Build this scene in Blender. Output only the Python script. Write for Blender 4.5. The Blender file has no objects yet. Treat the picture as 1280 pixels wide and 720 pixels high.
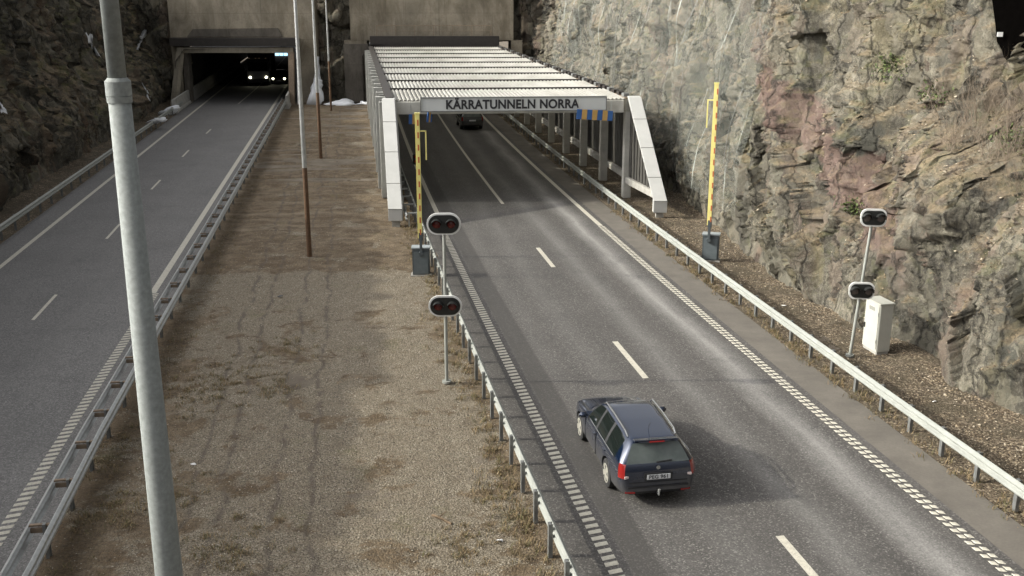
import bpy, bmesh, math, random
import numpy as np
from mathutils import Vector, Matrix
from mathutils.bvhtree import BVHTree
R = math.radians
random.seed(7); rng = np.random.RandomState(11)
scene = bpy.context.scene
COL = scene.collection

# ------------------------------------------------------------ camera, sky, sun, exposure
PITCH = R(16.2); H = 10.8; F = 1300.0
cam_d = bpy.data.cameras.new('camera'); cam = bpy.data.objects.new('camera', cam_d); COL.objects.link(cam)
cam_d.sensor_width = 36.0; cam_d.lens = F / 1280 * 36.0; cam_d.clip_end = 1500; cam_d.clip_start = 0.2
cam.location = (0, 0, H); cam.rotation_euler = (R(90) - PITCH, 0, 0)
scene.camera = cam
SUN_DIR = Vector((0.885, 0.02, -0.465)).normalized()      # the way the light travels
elev = math.asin(-SUN_DIR.z); 
w = bpy.data.worlds.new('World'); scene.world = w; w.use_nodes = True
nt = w.node_tree; sky = nt.nodes.new('ShaderNodeTexSky'); sky.sky_type = 'NISHITA'; sky.sun_disc = False
sky.sun_elevation = elev; sky.sun_rotation = math.atan2(-SUN_DIR.x, -SUN_DIR.y)
sky.air_density = 0.7; sky.dust_density = 7.0; sky.ozone_density = 0.0
bg = nt.nodes['Background']; bg.inputs['Strength'].default_value = 0.15
hs = nt.nodes.new('ShaderNodeHueSaturation'); hs.inputs['Saturation'].default_value = .12     # camera white balance: thin high haze, near-neutral sky light
nt.links.new(sky.outputs[0], hs.inputs['Color']); nt.links.new(hs.outputs[0], bg.inputs[0])
sl = bpy.data.lights.new('sun', 'SUN'); sl.energy = 2.0; sl.angle = R(0.55); sl.color = (1, 0.95, 0.80)
so = bpy.data.objects.new('sun', sl); COL.objects.link(so); so.rotation_euler = SUN_DIR.to_track_quat('-Z', 'Y').to_euler()
so.location = (-40, 20, 40)
vs = scene.view_settings; vs.view_transform = 'Standard'; vs.look = 'None'; vs.gamma = 1; vs.exposure = 0.98
scene.render.engine = 'CYCLES'

# ------------------------------------------------------------ helpers
def G(x, y, z=0.0):
    u = x - 640; v = y - 360
    d = (u, F * math.cos(PITCH) - v * math.sin(PITCH), -(F * math.sin(PITCH) + v * math.cos(PITCH)))
    t = (z - H) / d[2]
    return Vector((d[0] * t, d[1] * t, z))
cR = lambda Y: 9.12 - 0.1985 * Y + 3.1e-4 * Y * Y            # lane line of the right carriageway
def cL(Y): return -11.07 - .149 * Y
def dashL(Y): return cL(Y) - float(np.interp(Y, [10, 35, 55, 72, 85, 100, 116], [0, -.1, -.35, -.4, -.3, -.1, 0.1]) * -1)
def tang(c, Y):
    d = (c(Y + .5) - c(Y - .5)); return Vector((d, 1, 0)).normalized()
def off(c, Y, u, z=0.0):
    t = tang(c, Y); return Vector((c(Y) + u * t.y, Y - u * t.x, z))

def sg(x): return 1 / (1 + np.exp(-x))
def hsh(i, seed):
    i = np.asarray(i)
    h = (i[..., 0].astype(np.int64) * 73856093) ^ (i[..., 1].astype(np.int64) * 19349663) ^ (i[..., 2].astype(np.int64) * 83492791) ^ (seed * 2654435761)
    h = (h ^ (h >> 13)) * 1274126177 & 0xffffffff
    h = (h ^ (h >> 16)) * 668265263 & 0xffffffff
    h = h ^ (h >> 15)
    return (h & 0xffffff) / float(0x1000000)
def vnoise(P, seed=0):
    i = np.floor(P).astype(np.int64); f = P - i; f = f * f * (3 - 2 * f); r = 0
    for dx in (0, 1):
        for dy in (0, 1):
            for dz in (0, 1):
                wgt = (f[:, 0] if dx else 1 - f[:, 0]) * (f[:, 1] if dy else 1 - f[:, 1]) * (f[:, 2] if dz else 1 - f[:, 2])
                r = r + wgt * hsh(i + np.array([dx, dy, dz]), seed)
    return r * 2 - 1
def fbm(P, seed=0, o=4):
    r = 0; a = 1.0; s = 0
    for k in range(o):
        r = r + a * vnoise(P * 2.03 ** k + k * 7.3, seed + k); s += a; a *= .5
    return r / s
def facet(P, seed=0, tilt=.5):
    """fractured rock: every cell is a plane with its own offset and slope"""
    i = np.floor(P).astype(np.int64); best = np.full(len(P), 1e9); val = np.zeros(len(P)); second = np.full(len(P), 1e9)
    for dx in (-1, 0, 1):
        for dy in (-1, 0, 1):
            for dz in (-1, 0, 1):
                c = i + np.array([dx, dy, dz])
                s = c + np.stack([hsh(c, seed), hsh(c, seed + 1), hsh(c, seed + 2)], 1)
                d = P - s; dd = (d * d).sum(1)
                o = hsh(c, seed + 3) * 2 - 1
                g = (hsh(c, seed + 4) * 2 - 1) * d[:, 1] + (hsh(c, seed + 5) * 2 - 1) * d[:, 2]
                m = dd < best
                second = np.where(m, best, np.minimum(second, dd))
                val = np.where(m, o + g * tilt * 2, val); best = np.where(m, dd, best)
    return val, np.sqrt(second) - np.sqrt(best)

class MB:
    def __init__(s): s.v = []; s.f = []; s.m = []
    def add(s, vs, fs, mi=0):
        b = len(s.v); s.v += [tuple(v) for v in vs]; s.f += [tuple(b + i for i in f) for f in fs]; s.m += [mi] * len(fs); return s
    def box(s, c, size, rot=None, mi=0):
        x, y, z = [q / 2 for q in size]; c = Vector(c)
        M = rot if rot is not None else Matrix.Identity(3)
        if isinstance(rot, (int, float)): M = Matrix.Rotation(rot, 3, 'Z')
        vs = [c + M @ Vector((a * x, b * y, d * z)) for a in (-1, 1) for b in (-1, 1) for d in (-1, 1)]
        return s.add(vs, [(0, 1, 3, 2), (4, 6, 7, 5), (0, 4, 5, 1), (2, 3, 7, 6), (0, 2, 6, 4), (1, 5, 7, 3)], mi)
    def bar(s, p0, p1, wx, wz, mi=0, up=(0, 0, 1)):
        p0 = Vector(p0); p1 = Vector(p1); d = (p1 - p0); L = d.length; d.normalize()
        u = Vector(up); sx = d.cross(u)
        if sx.length < 1e-4: sx = d.cross(Vector((0, 1, 0)))
        sx.normalize(); uz = sx.cross(d)
        M = Matrix((sx, d, uz)).transposed()
        return s.box((p0 + p1) / 2, (wx, L, wz), M, mi)
    def tube(s, p0, p1, r0, r1=None, n=10, mi=0, caps=True):
        r1 = r0 if r1 is None else r1
        p0 = Vector(p0); p1 = Vector(p1); d = (p1 - p0).normalized()
        a = d.cross(Vector((0, 0, 1)));
        if a.length < 1e-3: a = Vector((1, 0, 0))
        a.normalize(); b = d.cross(a)
        vs = []
        for p, r in ((p0, r0), (p1, r1)):
            for k in range(n):
                t = 2 * math.pi * k / n; vs.append(p + a * r * math.cos(t) + b * r * math.sin(t))
        fs = [(k, (k + 1) % n, n + (k + 1) % n, n + k) for k in range(n)]
        if caps: fs += [tuple(range(n))[::-1], tuple(range(n, 2 * n))]
        return s.add(vs, fs, mi)
    def sweep(s, prof, path, mi=0, closed=False, caps=True, sidef=None):
        """prof: (side, up) points; path: points"""
        n = len(prof); vs = []
        for k, p in enumerate(path):
            a = path[max(0, k - 1)]; b = path[min(len(path) - 1, k + 1)]
            d = (Vector(b) - Vector(a)); d.z = 0; d.normalize(); sd = Vector((d.y, -d.x, 0))
            for (q, z) in prof: vs.append(Vector(p) + sd * q + Vector((0, 0, z)))
        fs = []
        m = n if closed else n - 1
        for k in range(len(path) - 1):
            for j in range(m): fs.append((k * n + j, k * n + (j + 1) % n, (k + 1) * n + (j + 1) % n, (k + 1) * n + j))
        if closed and caps: fs += [tuple(range(n)), tuple(range((len(path) - 1) * n, len(path) * n))[::-1]]
        return s.add(vs, fs, mi)
    def prism(s, poly, ext, mi=0):
        """poly: list of 3D points; ext: vector"""
        n = len(poly); e = Vector(ext); vs = [Vector(p) for p in poly] + [Vector(p) + e for p in poly]
        return s.add(vs, [tuple(range(n))[::-1], tuple(range(n, 2 * n))] + [(k, (k + 1) % n, n + (k + 1) % n, n + k) for k in range(n)], mi)
    def build(s, name, mats, parent=None, smooth=False, bevel=0.0, fix=True):
        me = bpy.data.meshes.new(name)
        o = Vector((0, 0, 0))
        if parent is not None and parent.get('_wl'): o = Vector(parent.location)
        me.from_pydata([tuple(Vector(v) - o) for v in s.v], [], s.f)
        for m in (mats if isinstance(mats, (list, tuple)) else [mats]): me.materials.append(m)
        me.polygons.foreach_set('material_index', s.m)
        if fix or bevel:
            bm = bmesh.new(); bm.from_mesh(me)
            bmesh.ops.recalc_face_normals(bm, faces=bm.faces)
            if bevel: bmesh.ops.bevel(bm, geom=[e for e in bm.edges if e.is_manifold and e.calc_face_angle(0) > .6], offset=bevel, segments=2, affect='EDGES', clamp_overlap=True)
            bm.to_mesh(me); bm.free()
        if smooth:
            me.shade_smooth()
        ob = bpy.data.objects.new(name, me); COL.objects.link(ob)
        if parent is not None: ob.parent = parent
        return ob
def tag(o, label=None, cat=None, group=None, kind=None):
    if label: o['label'] = label
    if cat: o['category'] = cat
    if group: o['group'] = group
    if kind: o['kind'] = kind
    return o
def thing(name, label, cat, loc=(0, 0, 0), rotz=0, group=None):
    """children built afterwards are given in world space when rotz == 0 and loc != 0 (see MB.build)"""
    o = bpy.data.objects.new(name, None); COL.objects.link(o); o.location = loc; o.rotation_euler = (0, 0, rotz)
    o.empty_display_size = .3
    return tag(o, label, cat, group)
def wthing(name, label, cat, loc, group=None):
    o = thing(name, label, cat, loc, 0, group); o['_wl'] = 1; return o
def copy_tree(o, parent=None):
    c = o.copy(); COL.objects.link(c)
    c.parent = parent
    for ch in list(o.children): copy_tree(ch, c)
    return c
def grid_mesh(name, V, ni, nj, mat, mask=None, smooth=False, attrs=None):
    """V: (ni*nj,3)"""
    idx = np.arange(ni * nj).reshape(ni, nj)
    q = np.stack([idx[:-1, :-1], idx[1:, :-1], idx[1:, 1:], idx[:-1, 1:]], -1).reshape(-1, 4)
    if mask is not None: q = q[mask.reshape(-1)]
    me = bpy.data.meshes.new(name)
    me.vertices.add(len(V)); me.vertices.foreach_set('co', V.astype(np.float32).reshape(-1))
    me.loops.add(len(q) * 4); me.loops.foreach_set('vertex_index', q.reshape(-1).astype(np.int32))
    me.polygons.add(len(q)); me.polygons.foreach_set('loop_start', np.arange(0, len(q) * 4, 4, dtype=np.int32))
    me.update(calc_edges=True); me.validate()
    if smooth: me.shade_smooth()
    me.materials.append(mat)
    o = bpy.data.objects.new(name, me); COL.objects.link(o); return o

# ------------------------------------------------------------ node helper
class NB:
    def __init__(s, name):
        s.mat = bpy.data.materials.new(name); s.mat.use_nodes = True; s.t = s.mat.node_tree
        s.b = s.t.nodes['Principled BSDF']; s.out = s.t.nodes['Material Output']
        s.co = s.t.nodes.new('ShaderNodeTexCoord').outputs['Object']
    def n(s, typ, **kw):
        nd = s.t.nodes.new(typ)
        for k, v in kw.items():
            if k.startswith('i_'): s.set(nd, k[2:], v)
            else: setattr(nd, k, v)
        return nd
    def set(s, nd, key, v):
        sock = nd.inputs[int(key) if key.isdigit() else key.replace('_', ' ')]
        if hasattr(v, 'is_linked') or isinstance(v, bpy.types.NodeSocket): s.t.links.new(v, sock)
        else:
            if sock.type == 'RGBA' and len(v) == 3: v = (*v, 1)
            sock.default_value = v
    def m(s, op, a, b=0.0, clamp=False):
        nd = s.n('ShaderNodeMath', operation=op, use_clamp=clamp); s.set(nd, '0', a); s.set(nd, '1', b); return nd.outputs[0]
    def noise(s, scale, detail=4, rough=.55, vec=None, dist=0.0, out='Fac'):
        nd = s.n('ShaderNodeTexNoise', i_Scale=scale, i_Detail=detail, i_Roughness=rough, i_Distortion=dist)
        s.t.links.new(vec or s.co, nd.inputs['Vector']); return nd.outputs[out]
    def voro(s, scale, feat='F1', vec=None, out='Distance', rand=1.0):
        nd = s.n('ShaderNodeTexVoronoi', feature=feat, i_Scale=scale, i_Randomness=rand); s.t.links.new(vec or s.co, nd.inputs['Vector']); return nd.outputs[out]
    def wave(s, scale, vec=None, dist=0.0, direction='X'):
        nd = s.n('ShaderNodeTexWave', bands_direction=direction, i_Scale=scale, i_Distortion=dist); s.t.links.new(vec or s.co, nd.inputs['Vector']); return nd.outputs['Fac']
    def mapv(s, scale=(1, 1, 1), rot=(0, 0, 0), loc=(0, 0, 0), vec=None):
        nd = s.n('ShaderNodeMapping'); nd.inputs['Scale'].default_value = scale; nd.inputs['Rotation'].default_value = rot; nd.inputs['Location'].default_value = loc
        s.t.links.new(vec or s.co, nd.inputs['Vector']); return nd.outputs[0]
    def ramp(s, fac, stops, interp='LINEAR'):
        nd = s.n('ShaderNodeValToRGB'); cr = nd.color_ramp; cr.interpolation = interp
        while len(cr.elements) < len(stops): cr.elements.new(.5)
        for e, (p, c) in zip(cr.elements, stops):
            e.position = p; e.color = (*c, 1) if isinstance(c, tuple) else (c, c, c, 1)
        s.t.links.new(fac, nd.inputs[0]); return nd.outputs[0]
    def rng(s, v, a, b, c=0.0, d=1.0):
        nd = s.n('ShaderNodeMapRange'); s.set(nd, '0', v); nd.inputs[1].default_value = a; nd.inputs[2].default_value = b; nd.inputs[3].default_value = c; nd.inputs[4].default_value = d; return nd.outputs[0]
    def mix(s, f, a, b, mode='MIX'):
        nd = s.n('ShaderNodeMix', data_type='RGBA', blend_type=mode)
        s.set(nd, '0', f); s.set(nd, '6', a); s.set(nd, '7', b); return nd.outputs[2]
    def bump(s, h, strength=.5, dist=.02, normal=None):
        nd = s.n('ShaderNodeBump', i_Strength=strength, i_Distance=dist); s.set(nd, 'Height', h)
        if normal: s.t.links.new(normal, nd.inputs['Normal'])
        return nd.outputs[0]
    def fin(s, color=None, rough=.8, normal=None, metal=0.0, **kw):
        if color is not None: s.set(s.b, 'Base Color', color)
        s.set(s.b, 'Roughness', rough); s.b.inputs['Metallic'].default_value = metal
        if normal: s.t.links.new(normal, s.b.inputs['Normal'])
        for k, v in kw.items(): s.set(s.b, k, v)
        return s.mat
def simple(name, col, rough=.6, metal=0.0, var=.25, scale=6, bump=.1, **kw):
    n = NB(name); f = n.noise(scale, 5, .6)
    c = n.mix(n.rng(f, .3, .7), tuple(q * (1 - var) for q in col), tuple(min(1, q * (1 + var)) for q in col))
    g = n.noise(scale * 14, 3, .6)
    c = n.mix(n.rng(g, .35, .65, 0, .35), c, tuple(q * (1 - var * 1.5) for q in col))
    return n.fin(c, rough, n.bump(g, bump, .01) if bump else None, metal, **kw)

# ------------------------------------------------------------ materials
def mat_asphalt(name, base, tracks, strip=None, seams=(), warm=(1, .98, .94), top=3.2):
    n = NB(name)
    uv = n.n('ShaderNodeUVMap'); uv.uv_map = 'road'; sep = n.n('ShaderNodeSeparateXYZ'); n.t.links.new(uv.outputs[0], sep.inputs[0])
    u, v = sep.outputs[0], sep.outputs[1]
    fine = n.voro(34, out='Color'); fs = n.n('ShaderNodeSeparateColor'); n.t.links.new(fine, fs.inputs[0])
    gl = fs.outputs[0]
    c = n.ramp(gl, [(0, tuple(base * .55 * q for q in warm)), (.55, tuple(base * .95 * q for q in warm)), (.84, tuple(base * 1.4 * q for q in warm)), (1, tuple(base * top * q for q in warm))])
    # long streaks along the lanes
    cmb = n.n('ShaderNodeCombineXYZ'); n.t.links.new(n.m('MULTIPLY', u, 1.3), cmb.inputs[0]); n.t.links.new(n.m('MULTIPLY', v, .09), cmb.inputs[1])
    streak = n.noise(1.6, 5, .6, cmb.outputs[0])
    c = n.mix(n.rng(streak, .35, .7, 0, .45), c, tuple(base * 1.5 * q for q in warm))
    blot = n.noise(.35, 4, .6)
    c = n.mix(n.rng(blot, .4, .7, 0, .3), c, tuple(base * .6 * q for q in warm))
    wob = n.m('MULTIPLY', n.m('SUBTRACT', n.noise(.25, 3), .5), .7)
    for (uc, wd, amt, bright) in tracks:
        d = n.m('ABSOLUTE', n.m('SUBTRACT', n.m('ADD', u, wob), uc)); t = n.rng(d, 0, wd, 1, 0); t = n.m('POWER', t, 1.2)
        t = n.m('MULTIPLY', t, n.rng(streak, .25, .6, .5, 1)); t = n.m('MULTIPLY', t, amt)
        t = n.m('MULTIPLY', t, n.rng(gl, 0, .8, .6, 1))
        c = n.mix(t, c, tuple(base * bright * q for q in (1, .97, .92)))
    wv = n.n('ShaderNodeVectorMath', operation='MULTIPLY_ADD'); n.t.links.new(n.noise(1.3, 5, .7, out='Color'), wv.inputs[0]); wv.inputs[1].default_value = (1.3, 1.3, 1.3); n.t.links.new(n.co, wv.inputs[2])
    ck = n.m('MULTIPLY', n.rng(n.voro(.3, 'DISTANCE_TO_EDGE', wv.outputs[0]), 0, .006, .55, 0), n.rng(n.noise(.3, 3), .48, .56)); c = n.mix(ck, c, (base * .3,) * 3)
    st_ = n.noise(.55, 6, .7, n.mapv(loc=(7, 9, 0))); c = n.mix(n.rng(st_, .56, .7, 0, .35), c, (base * .5,) * 3)
    if strip:
        a, b_, k = strip
        d = n.m('MULTIPLY', n.rng(u, a, a + .05), n.rng(u, b_, b_ + .08, 1, 0))
        c = n.mix(n.m('MULTIPLY', d, k), c, tuple(base * .5 * q for q in warm))
    for sv in seams:
        d = n.rng(n.m('ABSOLUTE', n.m('SUBTRACT', n.m('ADD', v, n.m('MULTIPLY', streak, .12)), sv)), .02, .06, .8, 0)
        c = n.mix(d, c, (base * .25,) * 3)
    bn = n.bump(gl, .5, .006)
    return n.fin(c, n.rng(streak, .3, .7, .72, .9), bn)
M = {}
M['asphaltR'] = mat_asphalt('asphalt_worn', .069, [(2.72, .7, .95, 4.0), (.95, .65, .55, 3.0), (-1.15, .7, .3, 2.4), (-2.4, .5, .2, 2.2)], (-3.35, -2.75, .65), (), (1, .935, .87), 3.2)
M['asphaltL'] = mat_asphalt('asphalt_blue', .13, [(1.2, .6, .15, 1.5), (-1.2, .6, .15, 1.5)], None, (), (1.0, .97, .94), 2.0)
def mat_paint():
    n = NB('road_paint'); f = n.noise(9, 6, .7); g = n.voro(60, out='Color')
    sc = n.n('ShaderNodeSeparateColor'); n.t.links.new(g, sc.inputs[0])
    c = n.mix(n.rng(f, .45, .75, 0, .75), (.5, .475, .4), (.27, .25, .2)); c = n.mix(n.rng(sc.outputs[0], .8, 1, 0, .5), c, (.12, .11, .1))
    return n.fin(c, .6, n.bump(f, .3, .004))
M['paint'] = mat_paint()
def mat_rock(name, cols, red=.6, moss=.4, litter=.5, dark=1.0, dip=(0, .62, 0)):
    n = NB(name)
    v = n.mapv((1, .95, .4), (R(22), 0, 0)); big = n.noise(.16, 3, .5, v, 1.2); mid = n.noise(.8, 6, .62, v, .5); fine = n.noise(5, 6, .7)
    c = n.ramp(mid, [(.25, cols[0]), (.42, cols[1]), (.58, cols[2]), (.78, cols[3])])
    c = n.mix(n.rng(fine, .42, .62, 0, .7), c, cols[0]); sp_ = n.noise(24, 4, .75); c = n.mix(n.rng(sp_, .55, .7, 0, .45), c, tuple(q * 1.2 for q in cols[3])); c = n.mix(n.rng(sp_, .5, .34, 0, .6), c, tuple(q * .5 for q in cols[0])); 
    v2 = n.mapv((1, 1.1, .22), (R(30), 0, 0), (3, 7, 1)); rd = n.noise(.42, 5, .6, v2, .6)
    c = n.mix(n.m('MULTIPLY', n.rng(rd, .54, .66), red), c, n.mix(fine, cols[4], tuple(q * 1.7 for q in cols[4])))
    v3 = n.mapv((1, 2.6, .3), (R(12), 0, 0)); ps = n.noise(.9, 5, .65, v3, .8)          # pale run-off streaks
    c = n.mix(n.rng(ps, .62, .76, 0, .6), c, tuple(q * 1.35 for q in cols[3]))
    tone = n.noise(.3, 5, .6, n.mapv((1, 1.1, .35), (R(22), 0, 0), (31, 4, 8)), .8)
    c = n.mix(n.rng(tone, .53, .59, 0, .75), c, n.mix(fine, tuple(q * a_ for q, a_ in zip(cols[0], (.75, .82, .85))), tuple(q * a_ for q, a_ in zip(cols[1], (.8, .9, .92)))))
    tn2 = n.noise(.45, 5, .6, n.mapv((1, 1.3, .3), (R(18), 0, 0), (11, 44, 8)), .8)
    c = n.mix(n.rng(tn2, .56, .66, 0, .5), c, tuple(q * a_ for q, a_ in zip(cols[2], (1.02, .95, .68))))
    vs2 = n.noise(1.5, 6, .7, n.mapv((1, 1.5, .16), (R(6), 0, 0), (5, 4, 18)), .5)
    c = n.mix(n.rng(vs2, .56, .64, 0, .7), c, tuple(q * .8 for q in cols[0])); c = n.mix(n.rng(vs2, .43, .36, 0, .45), c, tuple(q * .85 for q in cols[3]))
    vw = n.n('ShaderNodeVectorMath', operation='MULTIPLY_ADD'); n.t.links.new(n.noise(.9, 4, .6, out='Color'), vw.inputs[0]); vw.inputs[1].default_value = (1.2, 1.2, 1.2); n.t.links.new(n.mapv((1, 1.2, .26), (R(14), 0, 0)), vw.inputs[2])
    cc_ = n.voro(1.1, vec=vw.outputs[0], out='Color'); sc2 = n.n('ShaderNodeSeparateColor'); n.t.links.new(cc_, sc2.inputs[0])
    c = n.mix(n.rng(sc2.outputs[0], .6, .7, 0, .3), c, tuple(q * .85 for q in cols[3])); c = n.mix(n.rng(sc2.outputs[1], .6, .7, 0, .5), c, cols[1])
    c = n.mix(n.m('MULTIPLY', n.rng(sc2.outputs[2], .78, .82, 0, .55), red), c, cols[4])
    if name == 'rock_sunny':     # the broad reddish vein that crosses the cliff
        so_ = n.n('ShaderNodeSeparateXYZ'); n.t.links.new(n.co, so_.inputs[0]); wb = n.m('MULTIPLY', n.m('SUBTRACT', n.noise(.5, 5, .65), .5), 2.2)
        dl = n.m('ABSOLUTE', n.m('ADD', n.m('SUBTRACT', so_.outputs[2], n.m('ADD', n.m('MULTIPLY', so_.outputs[1], .43), -11.06)), wb))
        vn = n.m('MULTIPLY', n.rng(dl, .75, .95, 1, 0), n.m('MULTIPLY', n.rng(so_.outputs[1], 31, 33), n.rng(so_.outputs[1], 46, 49, 1, 0)))
        c = n.mix(n.m('MULTIPLY', vn, n.rng(fine, .3, .7, .5, .85)), c, n.mix(mid, (.115, .065, .052), (.21, .14, .115)))
    # cracks
    vc = n.mapv((1, 1, .45), (R(26), 0, 0)); cr = n.noise(1.1, 5, .6, out='Color'); 
    vm = n.n('ShaderNodeVectorMath', operation='MULTIPLY_ADD'); n.t.links.new(cr, vm.inputs[0]); vm.inputs[1].default_value = (.9, .9, .9); n.t.links.new(vc, vm.inputs[2])
    e1 = n.voro(.75, 'DISTANCE_TO_EDGE', vm.outputs[0]); e2 = n.voro(3.1, 'DISTANCE_TO_EDGE', vm.outputs[0])
    crk = n.rng(e1, .0, .045, 1, 0); crk2 = n.m('MULTIPLY', n.rng(e2, 0, .05, 1, 0), n.rng(mid, .4, .6))
    c = n.mix(n.m('MULTIPLY', crk, .75), c, tuple(q * .25 for q in cols[0])); c = n.mix(n.m('MULTIPLY', crk2, .6), c, tuple(q * .3 for q in cols[0]))
    geo = n.n('ShaderNodeNewGeometry'); sp = n.n('ShaderNodeSeparateXYZ'); n.t.links.new(geo.outputs['Normal'], sp.inputs[0])
    up = n.m('ADD', sp.outputs[2], n.m('MULTIPLY', n.m('SUBTRACT', fine, .5), .9))
    ms = n.noise(.7, 5, .6, n.mapv(loc=(9, 2, 5)))
    c = n.mix(n.m('MULTIPLY', n.m('MULTIPLY', n.rng(ms, .5, .62), n.rng(up, .2, .5)), moss), c, n.mix(fine, (.04, .05, .015), (.13, .135, .035)))
    lt = n.noise(1.3, 5, .6, n.mapv(loc=(1, 22, 5)))
    lf = n.mix(n.voro(14, out='Color'), (.1, .07, .04), (.36, .27, .16))
    c = n.mix(n.m('MULTIPLY', n.m('MULTIPLY', n.rng(lt, .38, .55), n.rng(up, .45, .75)), litter), c, lf)
    if dark != 1.0: c = n.mix(1.0, c, (dark, dark, dark), 'MULTIPLY')
    h = n.m('ADD', n.m('MULTIPLY', fine, .5), n.m('SUBTRACT', n.m('MULTIPLY', mid, 1.2), n.m('ADD', n.m('MULTIPLY', crk, .35), n.m('MULTIPLY', crk2, .15))))
    b = n.bump(h, 1.0, .14); b = n.bump(n.noise(14, 6, .8), 1.0, .06, b)
    return n.fin(c, .85, b)
M['rock'] = mat_rock('rock_sunny', [(.045, .04, .03), (.115, .104, .08), (.187, .17, .13), (.35, .32, .24), (.145, .096, .072)])
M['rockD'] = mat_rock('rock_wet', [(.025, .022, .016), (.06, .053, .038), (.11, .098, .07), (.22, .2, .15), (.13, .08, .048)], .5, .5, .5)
M['painted_shade'] = simple('shade_black', (.0025, .0022, .002), 1.0, bump=.3, Specular_IOR_Level=0.0)  # near-black colour stands in for the shade inside a rock gap
def mat_ground(name, kind):
    n = NB(name)
    vo = n.voro(22, out='Color'); s = n.n('ShaderNodeSeparateColor'); n.t.links.new(vo, s.inputs[0])
    gl = s.outputs[0]
    vd = n.voro(22)
    if kind == 'median':
        vo = n.voro(46, out='Color'); s_ = n.n('ShaderNodeSeparateColor'); n.t.links.new(vo, s_.inputs[0]); gl = s_.outputs[0]
        c = n.ramp(gl, [(0, (.035, .027, .018)), (.3, (.135, .113, .08)), (.72, (.215, .184, .134)), (1, (.36, .32, .25))])
        sm = n.noise(2.2, 5, .65)
        c = n.mix(n.rng(sm, .35, .7, 0, .55), c, (.12, .09, .058))
        c2 = n.mix(n.rng(n.noise(11, 6, .85), .35, .65), (.016, .011, .006), (.15, .1, .05))
        c2 = n.mix(n.rng(n.noise(1.4, 4, .6, n.mapv(loc=(3, 8, 2))), .4, .65), c2, n.mix(n.rng(n.noise(16, 5, .85), .35, .65), (.05, .033, .017), (.25, .19, .12)))
        sep = n.n('ShaderNodeSeparateXYZ'); n.t.links.new(n.co, sep.inputs[0])
        veg = n.noise(.5, 9, .74, n.mapv((1, 1.2, 1), loc=(4.3, 1.2, 0)), .3)
        far = n.rng(sep.outputs[1], 38.6, 40.5, 0, .15); ramp_ = n.m('MULTIPLY', n.rng(sep.outputs[1], 34, 35.5, 0, -.09), n.rng(sep.outputs[1], 38.6, 39.2, 1, 0))
        uv = n.n('ShaderNodeUVMap'); uv.uv_map = 'road'; su = n.n('ShaderNodeSeparateXYZ'); n.t.links.new(uv.outputs[0], su.inputs[0])
        edge = n.m('ADD', n.rng(su.outputs[0], .04, .26, .15, 0), n.rng(su.outputs[0], .84, .97, 0, .12))
        f = n.m('ADD', n.m('ADD', veg, ramp_), n.m('ADD', far, edge))
        c = n.mix(n.rng(f, .545, .585, 0, .92), c, c2)
        tb = n.noise(1.0, 4, .6, n.mapv((.22, 1.5, 1), loc=(2, 0, 0)), .4); c = n.mix(n.m('MULTIPLY', n.rng(tb, .5, .68, 0, .3), n.rng(sep.outputs[1], 41, 48)), c, (.3, .25, .185))
        gr = n.noise(.55, 6, .6, n.mapv(loc=(14, 3, 0))); c = n.mix(n.m('MULTIPLY', n.rng(gr, .6, .68, 0, .6), n.rng(n.noise(12, 4, .7), .4, .6)), c, (.1, .09, .032))
        # wheel ruts from maintenance vehicles
        wv = n.mapv((1, 1, 1), (0, 0, R(-8.5)))
        sx = n.n('ShaderNodeSeparateXYZ'); n.t.links.new(wv, sx.inputs[0])
        for k in (-1.55, -.9, .3, 1.1):
            d = n.m('ABSOLUTE', n.m('SUBTRACT', n.m('ADD', sx.outputs[0], n.m('MULTIPLY', n.noise(.4, 2), .8)), k - 2.0))
            c = n.mix(n.m('MULTIPLY', n.rng(d, 0, .11, .8, 0), n.rng(n.noise(1.5, 4), .38, .55)), c, (.075, .06, .045))
    elif kind == 'verge':
        c = n.ramp(gl, [(0, (.03, .02, .012)), (.45, (.09, .066, .04)), (.8, (.17, .13, .085)), (1, (.36, .3, .21))])
        veg = n.noise(.8, 6, .65); c = n.mix(n.rng(veg, .45, .6, 0, .8), c, n.mix(n.noise(14, 5, .8), (.03, .022, .012), (.11, .09, .055)))
    else:
        c = n.ramp(n.noise(.6, 8, .7), [(.3, (.09, .07, .05)), (.7, (.2, .17, .13))])
    h = n.m('ADD', n.m('MULTIPLY', n.m('SUBTRACT', 1, vd), .5), n.noise(5, 6, .7))
    return n.fin(c, .95, n.bump(n.noise(26, 4, .8), .8, .02, n.bump(h, .9, .07)))
M['median'] = mat_ground('median_gravel', 'median'); M['verge'] = mat_ground('verge_soil', 'verge'); M['earth'] = mat_ground('far_earth', 'far')
M['shoulder'] = simple('shoulder_dusty', (.125, .112, .095), .9, var=.22, scale=1.1, bump=.5)
M['galv'] = simple('galvanised_steel', (.42, .43, .42), .42, .55, .18, 7, .06)
M['galv_pale'] = simple('galvanised_pale', (.29, .3, .275), .65, .2, .14, 3, .08)
M['galv_dark'] = simple('galvanised_dull', (.2, .205, .2), .55, .5, .25, 6, .1)
M['rust'] = simple('rusty_steel', (.12, .068, .036), .8, .1, .35, 9, .2)
M['rustbeam'] = simple('weathered_brown_steel', (.22, .165, .115), .7, .2, .3, 9, .2)
M['mast'] = simple('mast_zinc', (.2, .215, .205), .75, .1, .22, 22, .25)
M['conc'] = simple('concrete_canopy', (.46, .45, .41), .85, 0, .16, 2.2, .2)
M['white'] = simple('white_cladding', (.47, .47, .45), .55, 0, .07, 1.3, .03)
M['sign'] = simple('sign_grey', (.6, .62, .61), .5, 0, .05, 1.0, .02)
M['ink'] = simple('black_lettering', (.025, .025, .028), .6, 0, .1, 3, 0)
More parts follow.
